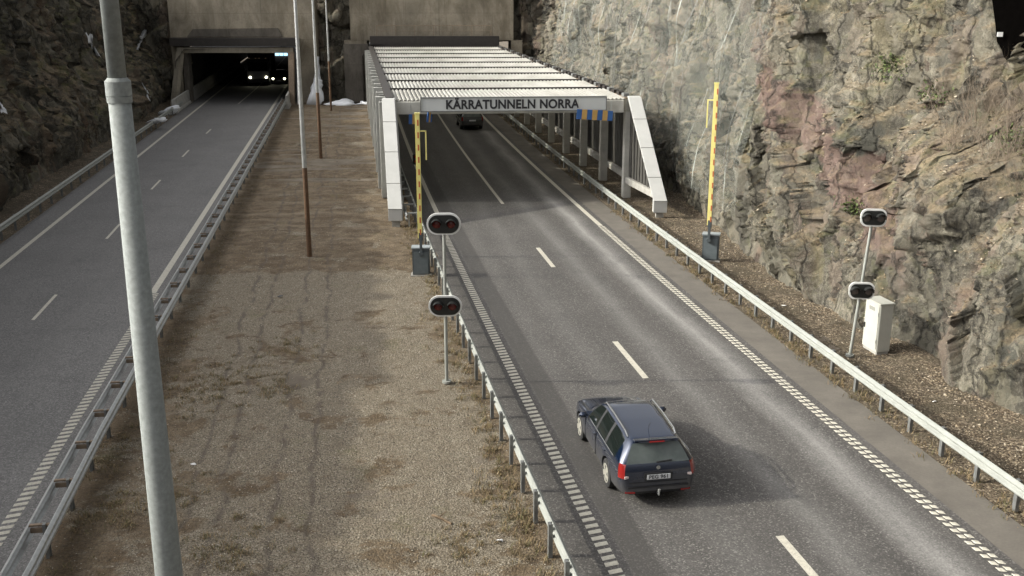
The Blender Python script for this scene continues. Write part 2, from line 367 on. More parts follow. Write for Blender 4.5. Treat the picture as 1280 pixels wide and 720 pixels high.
M['seam'] = simple('panel_joint', (.24, .24, .23), .7, 0, .1, 3, 0)
def mat_roof():
    n = NB('roof_sheet'); f = n.noise(.5, 5, .6, n.mapv((1.5, .4, 1)), .4)
    c = n.mix(n.rng(f, .4, .7), (.52, .51, .47), (.36, .35, .31)); g = n.noise(6, 5, .7); c = n.mix(n.rng(g, .5, .75, 0, .4), c, (.35, .34, .3))
    n.fin(c, .55, None)
    tr = n.n('ShaderNodeBsdfTranslucent'); n.t.links.new(c, tr.inputs[0]); mx = n.n('ShaderNodeMixShader'); mx.inputs[0].default_value = .35
    n.t.links.new(n.b.outputs[0], mx.inputs[1]); n.t.links.new(tr.outputs[0], mx.inputs[2]); n.t.links.new(mx.outputs[0], n.out.inputs[0])
    return n.mat
M['roof'] = mat_roof()
M['darksteel'] = simple('dark_steel', (.035, .03, .026), .6, .2, .3, 3, .1)
def mat_wallconc(name, a, b):
    n = NB(name); st = n.noise(.7, 6, .7, n.mapv((1.1, 1, .45)), .6); bl = n.noise(.25, 5, .6); fi = n.noise(7, 5, .7)
    c = n.mix(n.rng(st, .4, .66), a, b); c = n.mix(n.rng(bl, .4, .7, 0, .6), c, tuple(q * .45 for q in b)); c = n.mix(n.rng(fi, .5, .7, 0, .3), c, tuple(q * .5 for q in b))
    sp = n.n('ShaderNodeSeparateXYZ'); n.t.links.new(n.co, sp.inputs[0])
    sm = n.rng(n.m('ABSOLUTE', n.m('SUBTRACT', n.m('FRACT', n.m('MULTIPLY', sp.outputs[2], .42)), .5)), 0, .012, .5, 0); c = n.mix(sm, c, tuple(q * .4 for q in b))
    run = n.noise(1.0, 5, .6, n.mapv((3.5, 1, .12), loc=(3, 0, 0))); c = n.mix(n.rng(run, .6, .72, 0, .4), c, tuple(q * .35 for q in b))
    return n.fin(c, .9, n.bump(fi, .4, .02))
M['wall'] = mat_wallconc('stained_concrete', (.29, .255, .195), (.16, .135, .095))
M['walldark'] = mat_wallconc('dark_concrete', (.13, .115, .095), (.07, .06, .048))  # same streaked concrete in darker tones
M['frame'] = mat_wallconc('weathered_frame', (.3, .27, .21), (.18, .155, .115)); M['tunnel'] = simple('dark_lining', (.022, .02, .018), .9, 0, .3, 1, .2)  # tunnel lining is an even near-black
M['bconc'] = simple('barrier_concrete', (.33, .32, .29), .9, 0, .25, 3, .3)
M['slat'] = simple('slat_dark', (.055, .052, .046), .7, 0, .25, 2, .1)
M['fin'] = simple('wall_fin', (.42, .42, .39), .65, 0, .15, 2, .1)
M['findark'] = simple('wall_fin_dull', (.17, .17, .16), .7, 0, .2, 2, .1); M['finback'] = simple('wall_sheet', (.1, .1, .095), .65, 0, .15, 2, .1)
M['yellow'] = simple('barrier_yellow', (.78, .70, .25), .5, 0, .08, 4, .03)
M['red'] = simple('barrier_red', (.5, .13, .05), .5, 0, .1, 4, .03)
M['boxgrey'] = simple('cabinet_slate', (.13, .155, .165), .55, .1, .12, 5, .05)
M['boxdark'] = simple('cabinet_slate_dark', (.085, .1, .107), .55, .1, .12, 5, .05)
M['boxlight'] = simple('cabinet_lid', (.3, .33, .34), .5, .1, .1, 5, .05)
M['cab'] = simple('cabinet_cream', (.42, .42, .375), .5, .05, .07, 3, .03)
M['sigblack'] = simple('signal_black', (.014, .015, .014), .45, 0, .2, 6, .03)
M['sigwhite'] = simple('signal_white', (.72, .72, .69), .45, 0, .06, 5, 0)
M['lens'] = simple('red_lens', (.1, .014, .012), .12, 0, .1, 20, 0)
M['lensdull'] = simple('dull_lens', (.09, .075, .07), .2, 0, .2, 20, 0)
M['blue'] = simple('marker_blue', (.03, .11, .32), .6, 0, .1, 3, 0); M['orange'] = simple('marker_yellow', (.5, .31, .1), .6, 0, .1, 3, 0)
M['oldsnow'] = simple('old_snow', (.5, .51, .52), .7, 0, .2, 4, .4); M['snow'] = simple('snow', (.8, .82, .85), .6, 0, .08, 2, .3)
M['tyre'] = simple('tyre', (.02, .02, .02), .85, 0, .2, 10, .1)
M['alloy'] = simple('alloy_rim', (.62, .6, .52), .35, .6, .08, 8, 0)
M['blackplastic'] = simple('black_plastic', (.018, .018, .02), .55, 0, .15, 10, 0)
M['chrome'] = simple('chrome_trim', (.55, .56, .55), .2, .9, .05, 5, 0)
M['plate'] = simple('number_plate', (.6, .61, .62), .45, 0, .05, 6, 0)
M['litterwhite'] = simple('paper_white', (.75, .75, .74), .7, 0, .05, 6, 0)
M['wood'] = simple('branch_bark', (.17, .12, .075), .9, 0, .3, 8, .3)
M['twig'] = simple('twig_bark', (.19, .15, .11), .9, 0, .3, 8, .2)
M['tailred'] = simple('tail_light_red', (.24, .014, .012), .15, 0, .15, 10, 0, Coat_Weight=.8)
M['tailclear'] = simple('tail_light_clear', (.6, .5, .48), .15, 0, .1, 10, 0)
def mat_car(name, col, rough=.28, metal=.45):
    n = NB(name); d = n.noise(2.5, 5, .6); g = n.noise(40, 3, .6)
    sp = n.n('ShaderNodeSeparateXYZ'); n.t.links.new(n.co, sp.inputs[0])
    dirt = n.m('MULTIPLY', n.rng(sp.outputs[2], .25, 1.0, .75, .0), n.rng(d, .3, .7, .5, 1))
    c = n.mix(dirt, col, (.16, .15, .135)); r = n.m('ADD', n.m('MULTIPLY', dirt, .6), rough)
    m = n.fin(c, r, None, metal); n.b.inputs['Coat Weight'].default_value = 1; n.b.inputs['Coat Roughness'].default_value = .05
    return m
M['carblue'] = mat_car('car_paint_blue', (.006, .015, .04), .13, .4); M['cardark'] = mat_car('car_paint_dark', (.02, .024, .028)); M['cargrey'] = mat_car('car_paint_grey', (.05, .05, .05))
n = NB('car_glass'); M['glass'] = n.fin((.008, .011, .01), .06, None, 0); n.b.inputs['Specular IOR Level'].default_value = .8
n = NB('rear_glass'); dd = n.noise(3, 4, .6); M['rearglass'] = n.fin(n.mix(dd, (.04, .052, .05), (.14, .16, .15)), .22)
def mat_emit(name, col, st):
    n = NB(name); n.set(n.b, 'Base Color', col); n.set(n.b, 'Emission Color', col); n.b.inputs['Emission Strength'].default_value = st; return n.mat
M['lamp'] = mat_emit('headlight_lit', (1, .97, .7), 5); M['lampblue'] = mat_emit('tunnel_sign_lit', (.45, .75, .95), 1.0)
def mat_net():
    n = NB('wire_net'); uv = n.n('ShaderNodeUVMap'); uv.uv_map = 'road'
    sp = n.n('ShaderNodeSeparateXYZ'); n.t.links.new(uv.outputs[0], sp.inputs[0]); u, v = sp.outputs[0], sp.outputs[1]
    a = n.m('FRACT', n.m('MULTIPLY', n.m('ADD', u, v), 8.0)); b = n.m('FRACT', n.m('MULTIPLY', n.m('SUBTRACT', u, v), 8.0))
    l = n.m('MAXIMUM', n.m('LESS_THAN', a, .055), n.m('LESS_THAN', b, .055))
    fold = n.noise(1.0, 4, .6, n.mapv((1.1, .16, 1), vec=uv.outputs[0]))
    st = n.m('LESS_THAN', n.m('FRACT', n.m('ADD', n.m('MULTIPLY', u, .8), n.m('MULTIPLY', fold, 1.0))), n.rng(fold, .5, .7, .0, .1))
    n.set(n.b, 'Alpha', n.m('MAXIMUM', l, st)); return n.fin((.3, .32, .285), .7, None, .1)
M['net'] = mat_net(); M['netcable'] = simple('cable_dull', (.2, .2, .18), .6, .2, .15, 5, 0)

# ------------------------------------------------------------ ground, roads
mb = MB(); mb.add([(-260, -60, -.06), (260, -60, -.06), (260, 420, -.06), (-260, 420, -.06)], [(0, 1, 2, 3)])
tag(mb.build('ground', M['earth'], fix=False), kind='structure')
def ribbon(name, c, u0, u1, y0, y1, z, mat, step=1.0, nu=2):
    Ys = np.arange(y0, y1 + .01, step); vs = []; uvs = []
    us = np.linspace(u0, u1, nu)
    for Y in Ys:
        for u in us: vs.append(off(c, Y, u, z)); uvs.append((u, Y))
    o = grid_mesh(name, np.array([tuple(v) for v in vs]), len(Ys), nu, mat)
    uvl = o.data.uv_layers.new(name='road')
    li = np.zeros(len(o.data.loops), dtype=np.int32); o.data.loops.foreach_get('vertex_index', li)
    uvl.data.foreach_set('uv', np.array(uvs, dtype=np.float32)[li].reshape(-1))
    me = o.data
    if me.polygons[0].normal.z < 0: me.flip_normals()
    return tag(o, kind='structure')
ribbon('road_eastbound', cR, -4.45, 4.1, -8, 170, 0.0, M['asphaltR'])
ribbon('road_shoulder', cR, 4.1, 5.15, -8, 170, -.002, M['shoulder'])
ribbon('road_westbound', cL, -4.6, 4.35, -8, 190, 0.0, M['asphaltL'])
def strips(name, c, segs, z=.005):
    mb = MB()
    for (u0, u1, y0, y1) in segs:
        N = max(1, int((y1 - y0) / 1.5))
        for k in range(N):
            a = y0 + (y1 - y0) * k / N; b = y0 + (y1 - y0) * (k + 1) / N
            mb.add([off(c, a, u0, z), off(c, a, u1, z), off(c, b, u1, z), off(c, b, u0, z)], [(0, 1, 2, 3)])
    return tag(mb.build(name, M['paint'], fix=False), kind='structure')
def rumble(name, c, segs, y0, y1, pitch=.25, bar=.15, skew=0.0, z=.014):
    """raised transverse bars of a profiled edge line"""
    mb = MB(); Y = y0
    while Y < y1:
        for (u0, u1) in segs:
            j = random.uniform(-.012, .012)
            a = [off(c, Y + j, u0), off(c, Y + j + skew, u1), off(c, Y + j + skew + bar, u1), off(c, Y + j + bar, u0)]
            i_ = [off(c, Y + j + .03, u0 + .02), off(c, Y + j + skew + .03, u1 - .02), off(c, Y + j + skew + bar - .03, u1 - .02), off(c, Y + j + bar - .03, u0 + .02)]
            vs_ = [(p.x, p.y, .004) for p in a] + [(p.x, p.y, z) for p in i_]
            mb.add(vs_, [(0, 1, 5, 4), (1, 2, 6, 5), (2, 3, 7, 6), (3, 0, 4, 7), (4, 5, 6, 7)])
        Y += pitch
    return tag(mb.build(name, M['paint'], fix=False), kind='structure')
rumble('edge_line_rumble', cR, [(-3.80, -3.52)], 6, 50, .25, .14, .05)
rumble('edge_line_rumble', cR, [(3.59, 3.72), (3.75, 3.88)], 6, 47, .25, .14, -.05)
rumble('edge_line_rumble', cL, [(3.27, 3.55)], 6, 36, .25, .14, .07)
strips('edge_line', cR, [(-3.66, -3.44, 50, 165), (3.62, 3.84, 47, 165)])
strips('edge_line', cL, [(-3.48, -3.28, 6, 185), (3.2, 3.44, 36, 185)])
strips('lane_line', cR, [(-.07, .09, 52.7, 165)] + [(-.08, .1, a, a + 3.2) for a in (3.4, 15.8, 27.9, 40.15)])
mbp = MB()
for a, b in ((-3, 0), (9, 12), (21.2, 24.2), (33.3, 36.3), (45, 48), (56.7, 59.6), (68.1, 71), (79.3, 81.8), (100, 185)):
    N = 1 if b - a < 5 else 20
    for k in range(N):
        y0 = a + (b - a) * k / N; y1 = a + (b - a) * (k + 1) / N
        f_ = lambda Y: -12 + 0 * Y
        x0 = cL(y0) + float(np.interp(y0, [10, 35, 55, 72, 85, 100, 116], [0, -.1, -.4, -.48, -.32, -.1, .3])); x1 = cL(y1) + float(np.interp(y1, [10, 35, 55, 72, 85, 100, 116], [0, -.1, -.4, -.48, -.32, -.1, .3]))
        mbp.add([(x0 - .06, y0, .005), (x0 + .06, y0, .005), (x1 + .06, y1, .005), (x1 - .06, y1, .005)], [(0, 1, 2, 3)])
tag(mbp.build('lane_line', M['paint'], fix=False), kind='structure')

# uneven gravel median between the carriageways, and the right verge
def strip_ground(name, xa, xb, y0, y1, dy, nx, mat, amp, seed, extra=None, hedge=.0):
    Ys = np.arange(y0, y1, dy); t = np.linspace(0, 1, nx); Yg, T = np.meshgrid(Ys, t, indexing='ij')
    A = np.array([xa(y) for y in Ys])[:, None]; B = np.array([xb(y) for y in Ys])[:, None]
    X = A + (B - A) * T; P = np.stack([X.ravel(), Yg.ravel(), np.zeros(X.size)], 1)
    e = np.minimum(T, 1 - T).ravel() * (B - A).repeat(nx, 1).ravel(); m = np.clip(e / .8, 0, 1)
    z = (fbm(P * .35, seed, 3) * amp + fbm(P * 2.2, seed + 9, 3) * amp * .45 + fbm(P * 8, seed + 19, 2) * .018) * m - .012
    if extra is not None: z = z + extra(P, T.ravel()) * m
    P[:, 2] = z
    o = grid_mesh(name, P, len(Ys), nx, mat)
    if o.data.polygons[0].normal.z < 0: o.data.flip_normals()
    uvl = o.data.uv_layers.new(name='road'); li = np.zeros(len(o.data.loops), dtype=np.int32); o.data.loops.foreach_get('vertex_index', li)
    uvl.data.foreach_set('uv', np.stack([T.ravel(), Yg.ravel()], 1).astype(np.float32)[li].reshape(-1))
    return tag(o, kind='structure'), P, (Ys, nx)
def med_extra(P, T):
    lip = 1 / (1 + np.exp(-(P[:, 1] - 38.8 - .4 * np.sin(P[:, 0])) * 5)) * .1 * np.exp(-np.maximum(0, P[:, 1] - 39) / 6)
    far = np.clip((P[:, 1] - 42) / 20, 0, 1) * (.16 * fbm(P * np.array([.15, .8, 1]), 15, 3) + .14 * fbm(P * np.array([.35, 2.0, 1]), 16, 3))
    return lip + far
med, MP, _ = strip_ground('median_ground', lambda y: off(cL, y, 4.3).x, lambda y: off(cR, y, -4.4).x, -8, 101, .13, 110, M['median'], .07, 5, med_extra)
med_bvh = BVHTree.FromPolygons([v.co for v in med.data.vertices], [p.vertices for p in med.data.polygons])

# ------------------------------------------------------------ rock cuttings
rb = [(-10, 17.6), (0, 17.0), (10, 15.8), (18, 14.8), (25.2, 13.4), (26.9, 12.3), (30.1, 11.6), (36.1, 10.6), (39.4, 9.9), (45, 9.6), (51, 9.2), (54, 8.9), (70, 6.4), (85, 4.2), (100, 2.3), (112, 1)]
def rock_wall(name, base, y0, y1, side, zmax, mat, seed, slope, ledge=None, dy=.12, dz=.12, amp=1.0, crest=None):
    Ys = np.arange(y0, y1, dy); Zs = np.arange(-.4, zmax, dz); Yg, Zg = np.meshgrid(Ys, Zs, indexing='ij')
    Xb = np.interp(Ys, [p[0] for p in base], [p[1] for p in base])[:, None] + 0 * Zg
    X = Xb + side * (Zg * slope)
    if ledge is not None: X = X + side * ledge(Yg, Zg)
    P0 = np.stack([X.ravel() * .6, Yg.ravel(), Zg.ravel()], 1)
    # warp and tilt the joint planes
    Wp = np.stack([fbm(P0 * .22, seed + 50, 3), fbm(P0 * .22, seed + 60, 3), fbm(P0 * .22, seed + 70, 3)], 1)
    ca, sa = math.cos(R(26)), -math.sin(R(26)); Q = P0 + Wp * .7
    Q = np.stack([Q[:, 0], Q[:, 1] * ca + Q[:, 2] * sa, -Q[:, 1] * sa + Q[:, 2] * ca], 1)
    a1, e1 = facet(Q * np.array([.2, .34, .12]), seed, .6)
    a2, e2 = facet(Q * np.array([.5, 1.0, .27]) + 5, seed + 20, .6)
    a3, e3 = facet(Q * np.array([1.3, 2.2, .8]) + 9, seed + 40, .7); a4, e4 = facet(Q * np.array([2.5, 4.6, 2.0]) + 13, seed + 45, .8)
    nf = fbm(P0 * .25, seed + 1, 3)
    D = (.62 * a1 + .42 * a2 + .27 * a3 + .15 * a4 + .4 * nf + .1 * fbm(P0 * 2.6, seed + 3, 4) + (.14 + .42 * np.clip((Yg.ravel() - 44) / 8, 0, 1)) * fbm(P0 * np.array([.3, 1.1, .16]) + Wp * .6, seed + 80, 5) * 1.3 - .25 * np.clip(1 - e1 * 9, 0, 1) - .10 * np.clip(1 - e2 * 8, 0, 1)) * amp
    gl_ = np.abs(vnoise(np.stack([Q[:, 1] * .75, Q[:, 2] * .1, P0[:, 0] * 0 + .5], 1) + Wp * .35, seed + 90)); gk = vnoise(P0 * .3, seed + 92)
    D = D - .42 * amp * np.clip(1 - gl_ * 11, 0, 1) * np.clip(gk + .55, 0, 1)
    fall = np.clip((Zg.ravel() + .4) / 2.2, .12, 1)
    X2 = X.ravel() + side * (.9 * D * fall + (.15 * (1 - fall)))
    if side > 0: X2 = X2 + 1.1 * np.exp(-((Yg.ravel() - 30.0) / 1.5) ** 2) * sg((3.0 - Zg.ravel()) * 2)
    Z2 = Zg.ravel() + .12 * a2 * fall + .1 * fbm(P0 * 1.7, seed + 5, 2) * fall
    Y2 = Yg.ravel() + .15 * a2 * fall + .12 * fbm(P0 * 1.1, seed + 6, 3) * fall
    if crest is not None:
        lim = crest(Yg.ravel(), P0); over = np.maximum(0, Z2 - lim); Z2 = Z2 - over * .93; X2 = X2 + side * over * 3.0
    V = np.stack([X2, Y2, Z2], 1)
    o = grid_mesh(name, V, len(Ys), len(Zs), mat)
    bm = bmesh.new(); bm.from_mesh(o.data); bm.faces.ensure_lookup_table()
    if bm.faces[len(bm.faces) // 2].normal.x * side > 0: bmesh.ops.reverse_faces(bm, faces=bm.faces)
    bm.to_mesh(o.data); bm.free()
    return tag(o, kind='structure')
def ledgeR(Y, Z):
    nearm = sg((36.5 - Y) * .8)
    led = nearm * 3.2 * sg((Z - 5.6 - .12 * (Y - 28)) * 2.6) + nearm * .5 * np.clip(Z - 3, 0, 2) * .5
    return led + .8 * sg((Z - 9) * 2) * nearm
rockR = rock_wall('rock_cliff', rb, -10, 108, 1, 15.2, M['rock'], 3, .17, ledgeR, .095, .1, .85,
                  crest=lambda Y, P: 13.2 + 1.2 * fbm(P * .15, 77, 2))
lb = [(-12, -17.5), (18, -21.2), (46, -24.9), (64, -27.5), (80, -29.8), (92, -31.6), (98, -32.8), (106, -33.5)]
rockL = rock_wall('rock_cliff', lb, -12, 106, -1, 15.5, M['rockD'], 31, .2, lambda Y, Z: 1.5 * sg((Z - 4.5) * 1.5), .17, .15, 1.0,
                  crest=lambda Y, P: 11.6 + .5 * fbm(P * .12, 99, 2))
bvhR = BVHTree.FromPolygons([v.co for v in rockR.data.vertices], [p.vertices for p in rockR.data.polygons])
def cast(bvh, x, y):
    p = G(x, y) - Vector((0, 0, H)); p.normalize(); h = bvh.ray_cast(Vector((0, 0, H)), p); return h[0], h[1]
# rear cliff between and above the portals
Xs = np.arange(-60, 22, .22); Zs = np.arange(-.4, 16, .22); Xg, Zg = np.meshgrid(Xs, Zs, indexing='ij')
P0 = np.stack([Xg.ravel(), 0 * Xg.ravel(), Zg.ravel()], 1)
a1, e1 = facet(P0 * np.array([.3, 1, .22]), 91, .6); a2, e2 = facet(P0 * np.array([.9, 1, .6]), 95, .6)
yy = 103.5 + Zg.ravel() * .12 + a1 * .9 + a2 * .35 + .5 * fbm(P0 * .5, 8, 4)
V = np.stack([Xg.ravel(), yy, Zg.ravel()], 1)
xc = (Xs[:-1] + Xs[1:]) / 2; zc = (Zs[:-1] + Zs[1:]) / 2; XC, ZC = np.meshgrid(xc, zc, indexing='ij')
mask = ~(((XC > -31.5) & (XC < -20.0) & (ZC < 5.4)) | ((XC > -14.2) & (XC < -.4) & (ZC < 5.6)))
rr = grid_mesh('rock_cliff', V, len(Xs), len(Zs), M['rock'], mask)
if rr.data.polygons[0].normal.y > 0: rr.data.flip_normals()
tag(rr, kind='structure')
# verge on the right between paved shoulder and rock
def rbx(y): return float(np.interp(y, [p[0] for p in rb], [p[1] for p in rb])) + 1.2
verge, VP_, _ = strip_ground('verge', lambda y: off(cR, y, 5.1).x, rbx, -8, 104, .14, 44, M['verge'], .05, 41, lambda P, T: .35 * np.clip((T - .72) / .28, 0, 1) ** 1.5 + .07 * fbm(P * 1.5, 88, 4))
vb = strip_ground('verge', lambda y: float(np.interp(y, [p[0] for p in lb], [p[1] for p in lb])) - 1.0, lambda y: off(cL, y, -4.55).x, -8, 103, .3, 16, M['verge'], .06, 61, lambda P, T: .4 * np.clip((.4 - T) / .4, 0, 1))
verge_bvh = BVHTree.FromPolygons([v.co for v in verge.data.vertices], [p.vertices for p in verge.data.polygons])
def ground_z(x, y, b=None):
    for bv in ([b] if b else [med_bvh, verge_bvh]):
        h = bv.ray_cast(Vector((x, y, 3)), Vector((0, 0, -1)))
        if h[0] is not None: return h[0].z
    return 0.0

# ------------------------------------------------------------ tunnel portals
def lining(name, c, u0, u1, zt, y0, y1, label):
    t = wthing(name, label, 'tunnel', (c(y0), y0, 0))
    mb = MB(); prof = [(u0, -.02), (u0, zt - 1.1), (u0 + .9, zt), (u1 - .9, zt), (u1, zt - 1.1), (u1, -.02)]
    path = [off(c, Y, 0) for Y in np.arange(y0, y1 + .1, 4)]
    mb.sweep([(a, b) for a, b in prof], path); mb.build('lining', M['tunnel'], t, fix=False)
    e = off(c, y1 - .5, 0); mb = MB(); mb.box((e.x, y1, zt / 2), (u1 - u0 + 1, .3, zt + .5)); mb.build('end_wall', M['tunnel'], t)
    return t
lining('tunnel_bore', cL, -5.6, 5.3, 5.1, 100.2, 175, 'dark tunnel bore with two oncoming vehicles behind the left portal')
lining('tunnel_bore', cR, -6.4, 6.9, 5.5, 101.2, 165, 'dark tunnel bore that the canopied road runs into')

PL = 99.3
t = wthing('tunnel_portal', 'weathered brown concrete portal wall around the left road tunnel', 'portal', (-26, PL, 0))
mb = MB()
mb.box((-26.0, PL + 2.2, 9.7), (12.4, 1.6, 8.6)); mb.box((-31.8, PL + 2.2, 2.7), (.8, 1.6, 5.4)); mb.box((-19.7, PL + 2.2, 2.7), (1.0, 1.6, 5.4))
mb.build('wall', M['wall'], t, bevel=.03)
mb = MB()  # buttress pier beside the opening, top and foot of different depth
mb.prism([(-20.0, PL + 1.4, 0), (-20.0, PL + 1.0, 14), (-20.0, PL + 3.6, 14), (-20.0, PL + 3.6, 0)], (1.35, 0, 0)); mb.build('pier', M['wall'], t, bevel=.03)
A = Vector((-31.62, PL, 0)); B = Vector((-20.57, PL, 0))
mb = MB()
mb.bar((-31.75, PL - .6, 0), (-31.15, PL + .9, 5.2), .55, .5); mb.build('frame_leg', M['frame'], t)
mb = MB(); mb.bar((-20.75, PL - .2, 0), (-20.75, PL + .9, 5.2), .5, .5); mb.build('frame_leg', M['rustbeam'], t)
mb = MB(); mb.box((-25.95, PL + .85, 5.0), (10.9, .55, .5)); mb.build('frame_beam', M['frame'], t, bevel=.02)
mb = MB(); mb.box((-26.0, PL + .95, 5.75), (12.0, 1.2, .75)); mb.build('flashing', M['darksteel'], t, bevel=.02)
mb = MB(); mb.prism([(-30.6, PL + 1.3, 6.2), (-21.6, PL + 1.3, 6.2), (-22.0, PL + 1.3, 7.0), (-30.0, PL + 1.3, 6.9)], (0, .3, 0)); mb.build('ledge', M['walldark'], t)
mb = MB(); mb.tube((-20.2, PL - .1, 0), (-20.0, PL + .7, 8), .08, n=8); mb.build('drainpipe', M['sigwhite'], t)
mb = MB(); mb.box((-31.0, PL + 2.0, 2.4), (.5, 1.0, 4.6)); mb.build('inner_jamb', M['walldark'], t)
# the right portal wall, behind the canopy
t = wthing('tunnel_portal', 'pale stained concrete wall rising behind the far end of the canopy', 'portal', (-7, 101, 0))
mb = MB(); mb.box((-7.6, 102.4, 9.9), (15.5, 1.6, 8.2)); mb.box((-14.9, 102.4, 2.9), (2.2, 1.6, 5.8)); mb.box((.45, 102.4, 2.9), (1.1, 1.6, 5.8)); mb.build('wall', M['wall'], t, bevel=.03)
mb = MB(); mb.box((-14.8, 101.35, 2.75), (2.4, .5, 5.5)); mb.build('wing_wall', M['walldark'], t, bevel=.03)
mb = MB(); mb.box((-7.3, 100.9, 5.75), (12.2, .5, 1.0)); mb.build('parapet', M['darksteel'], t, bevel=.02)
mb = MB()
for k in range(7): mb.tube((-12.8 + k * 1.8, 101.2, 6.2), (-12.8 + k * 1.8, 101.2, 7.2), .03, n=5)
mb.tube((-12.9, 101.2, 7.2), (-1.9, 101.2, 7.2), .03, n=5); mb.tube((-12.9, 101.2, 6.7), (-1.9, 101.2, 6.7), .02, n=5); mb.build('handrail', M['rustbeam'], t)

# ------------------------------------------------------------ the canopy
L0 = Vector((-6.25, 53.3, 0)); R0 = Vector((6.05, 54.2, 0)); L1 = Vector((-13.3, 100.2, 0)); R1 = Vector((-1.25, 100.2, 0))
ZT = 5.2
can = wthing('tunnel_canopy', 'long white canopy with corrugated roof panels over the right carriageway', 'canopy', (0, 53.5, 0))
NB_ = 9
def lerp(a, b, t): return a + (b - a) * t
for k in range(NB_):
    a = k / NB_; b = (k + 1) / NB_
    p00 = lerp(L0, L1, a); p10 = lerp(R0, R1, a); p01 = lerp(L0, L1, b - .012); p11 = lerp(R0, R1, b - .012)
    p10 = lerp(p00, p10, .985); p11 = lerp(p01, p11, .985); p00 = lerp(p00, p10, .02); p01 = lerp(p01, p11, .02)
    mb = MB(); NR = 56; vs_ = []; pr = [(0, 0), (.35, 0), (.5, .055), (.85, .055)]
    us = [((j + q[0]) / NR, q[1]) for j in range(NR) for q in pr] + [(1, 0)]
    for (uu, dz) in us: vs_.append(lerp(p00, p10, uu) + Vector((0, 0, ZT + dz - .02)))
    for (uu, dz) in us: vs_.append(lerp(p01, p11, uu) + Vector((0, 0, ZT + dz + .07)))
    n_ = len(us); mb.add(vs_, [(j, j + 1, n_ + j + 1, n_ + j) for j in range(n_ - 1)]); mb.build('roof_panel', M['roof'], can, fix=False)
    mb = MB(); mb.bar(lerp(L0, L1, b) + Vector((0, 0, ZT + .08)), lerp(R0, R1, b) + Vector((0, 0, ZT + .08)), .11, .14); mb.build('purlin', M['darksteel'], can)
    mb = MB(); mb.bar(lerp(L0, L1, a) + Vector((0, 0, ZT - .35)), lerp(R0, R1, a) + Vector((0, 0, ZT - .35)), .35, .5) if k else mb.bar(L0 + Vector((.3, 0, ZT - .36)), R0 + Vector((-.3, 0, ZT - .36)), .35, .62)
    mb.build('cross_beam', M['conc'], can, bevel=.015)
mb = MB(); mb.bar(L0 + Vector((.02, .2, ZT + .1)), L1 + Vector((.02, 0, ZT + .1)), .4, .12); mb.build('gutter', M['darksteel'], can)
mb = MB(); mb.bar(R0 + Vector((-.05, .2, ZT + .02)), R1 + Vector((-.05, 0, ZT + .02)), .3, .1); mb.build('gutter', M['rustbeam'], can)
for k in range(44):
    p = lerp(R0, R1, (k + .6) / 44.5); mb = MB(); mb.box((p.x - .05, p.y, ZT + .16), (.28, .5, .18), R(8.8)); mb.build('gutter_bracket', M['darksteel'] if k % 3 else M['galv_dark'], can)
mb = MB(); mb.bar(L0 + Vector((.2, .3, ZT - .35)), L1 + Vector((.2, 0, ZT - .35)), .3, .6); mb.build('edge_beam', M['conc'], can)
mb = MB(); mb.bar(R0 + Vector((.0, .3, ZT - .35)), R1 + Vector((0, 0, ZT - .35)), .3, .6); mb.build('edge_beam', M['conc'], can)
for (A0, A1) in ((R0, R1), (L0, L1)):
    for k in range(NB_ + 1):
        p = lerp(A0, A1, k / (NB_ + .05)); mb = MB(); mb.box((p.x, p.y + .25, (ZT - .66) / 2), (.42, .42, ZT - .66), R(8.8)); mb.build('post', M['conc'], can, bevel=.02)
# right wall: dark upright boards behind the posts, a low beam and a gap below it
for k in range(NB_):
    a = lerp(R0, R1, k / NB_); b = lerp(R0, R1, (k + 1) / NB_); mb = MB()
    for j in range(16):
        p = lerp(a, b, (j + .5) / 16); mb.box((p.x + .42, p.y + .3, 2.95), (.07, .26, 3.5), R(8.8))
    mb.bar(a + Vector((.52, .3, 1.2)), b + Vector((.52, .3, 1.2)), .04, .14); mb.bar(a + Vector((.52, .3, 4.3)), b + Vector((.52, .3, 4.3)), .04, .14)
    mb.bar(a + Vector((.6, .3, 3.0)), b + Vector((.6, .3, 3.0)), .03, 3.4)
    mb.build('wall_boards', M['slat'], can)
    mb = MB(); mb.bar(a + Vector((.3, .2, .98)), b + Vector((.3, .2, .98)), .2, .36); mb.build('low_beam', M['bconc'], can, bevel=.015)
# left wall: grey upright fins
for k in range(NB_):
    a = lerp(L0, L1, k / NB_); b = lerp(L0, L1, (k + 1) / NB_); mb = MB(); mb2 = MB()
    mb2.bar(a + Vector((-.06, .3, 2.6)), b + Vector((-.06, .3, 2.6)), .05, 5.0)
    for j in range(4):
        p = lerp(a, b, (j + .5) / 4); mb = MB(); dpf = (.44, .34, .5, .3)[j] + random.uniform(-.03, .03); mb.box((p.x - .12 - dpf / 2, p.y + .3, 2.55 + (j % 2) * .12), (dpf, .3, 5.0 - (j % 2) * .3), R(8.8)); mb.build('wall_fin', M['fin'] if j % 2 == 0 else M['findark'], can, bevel=.01)
    mb2.build('wall_sheet', M['finback'], can)
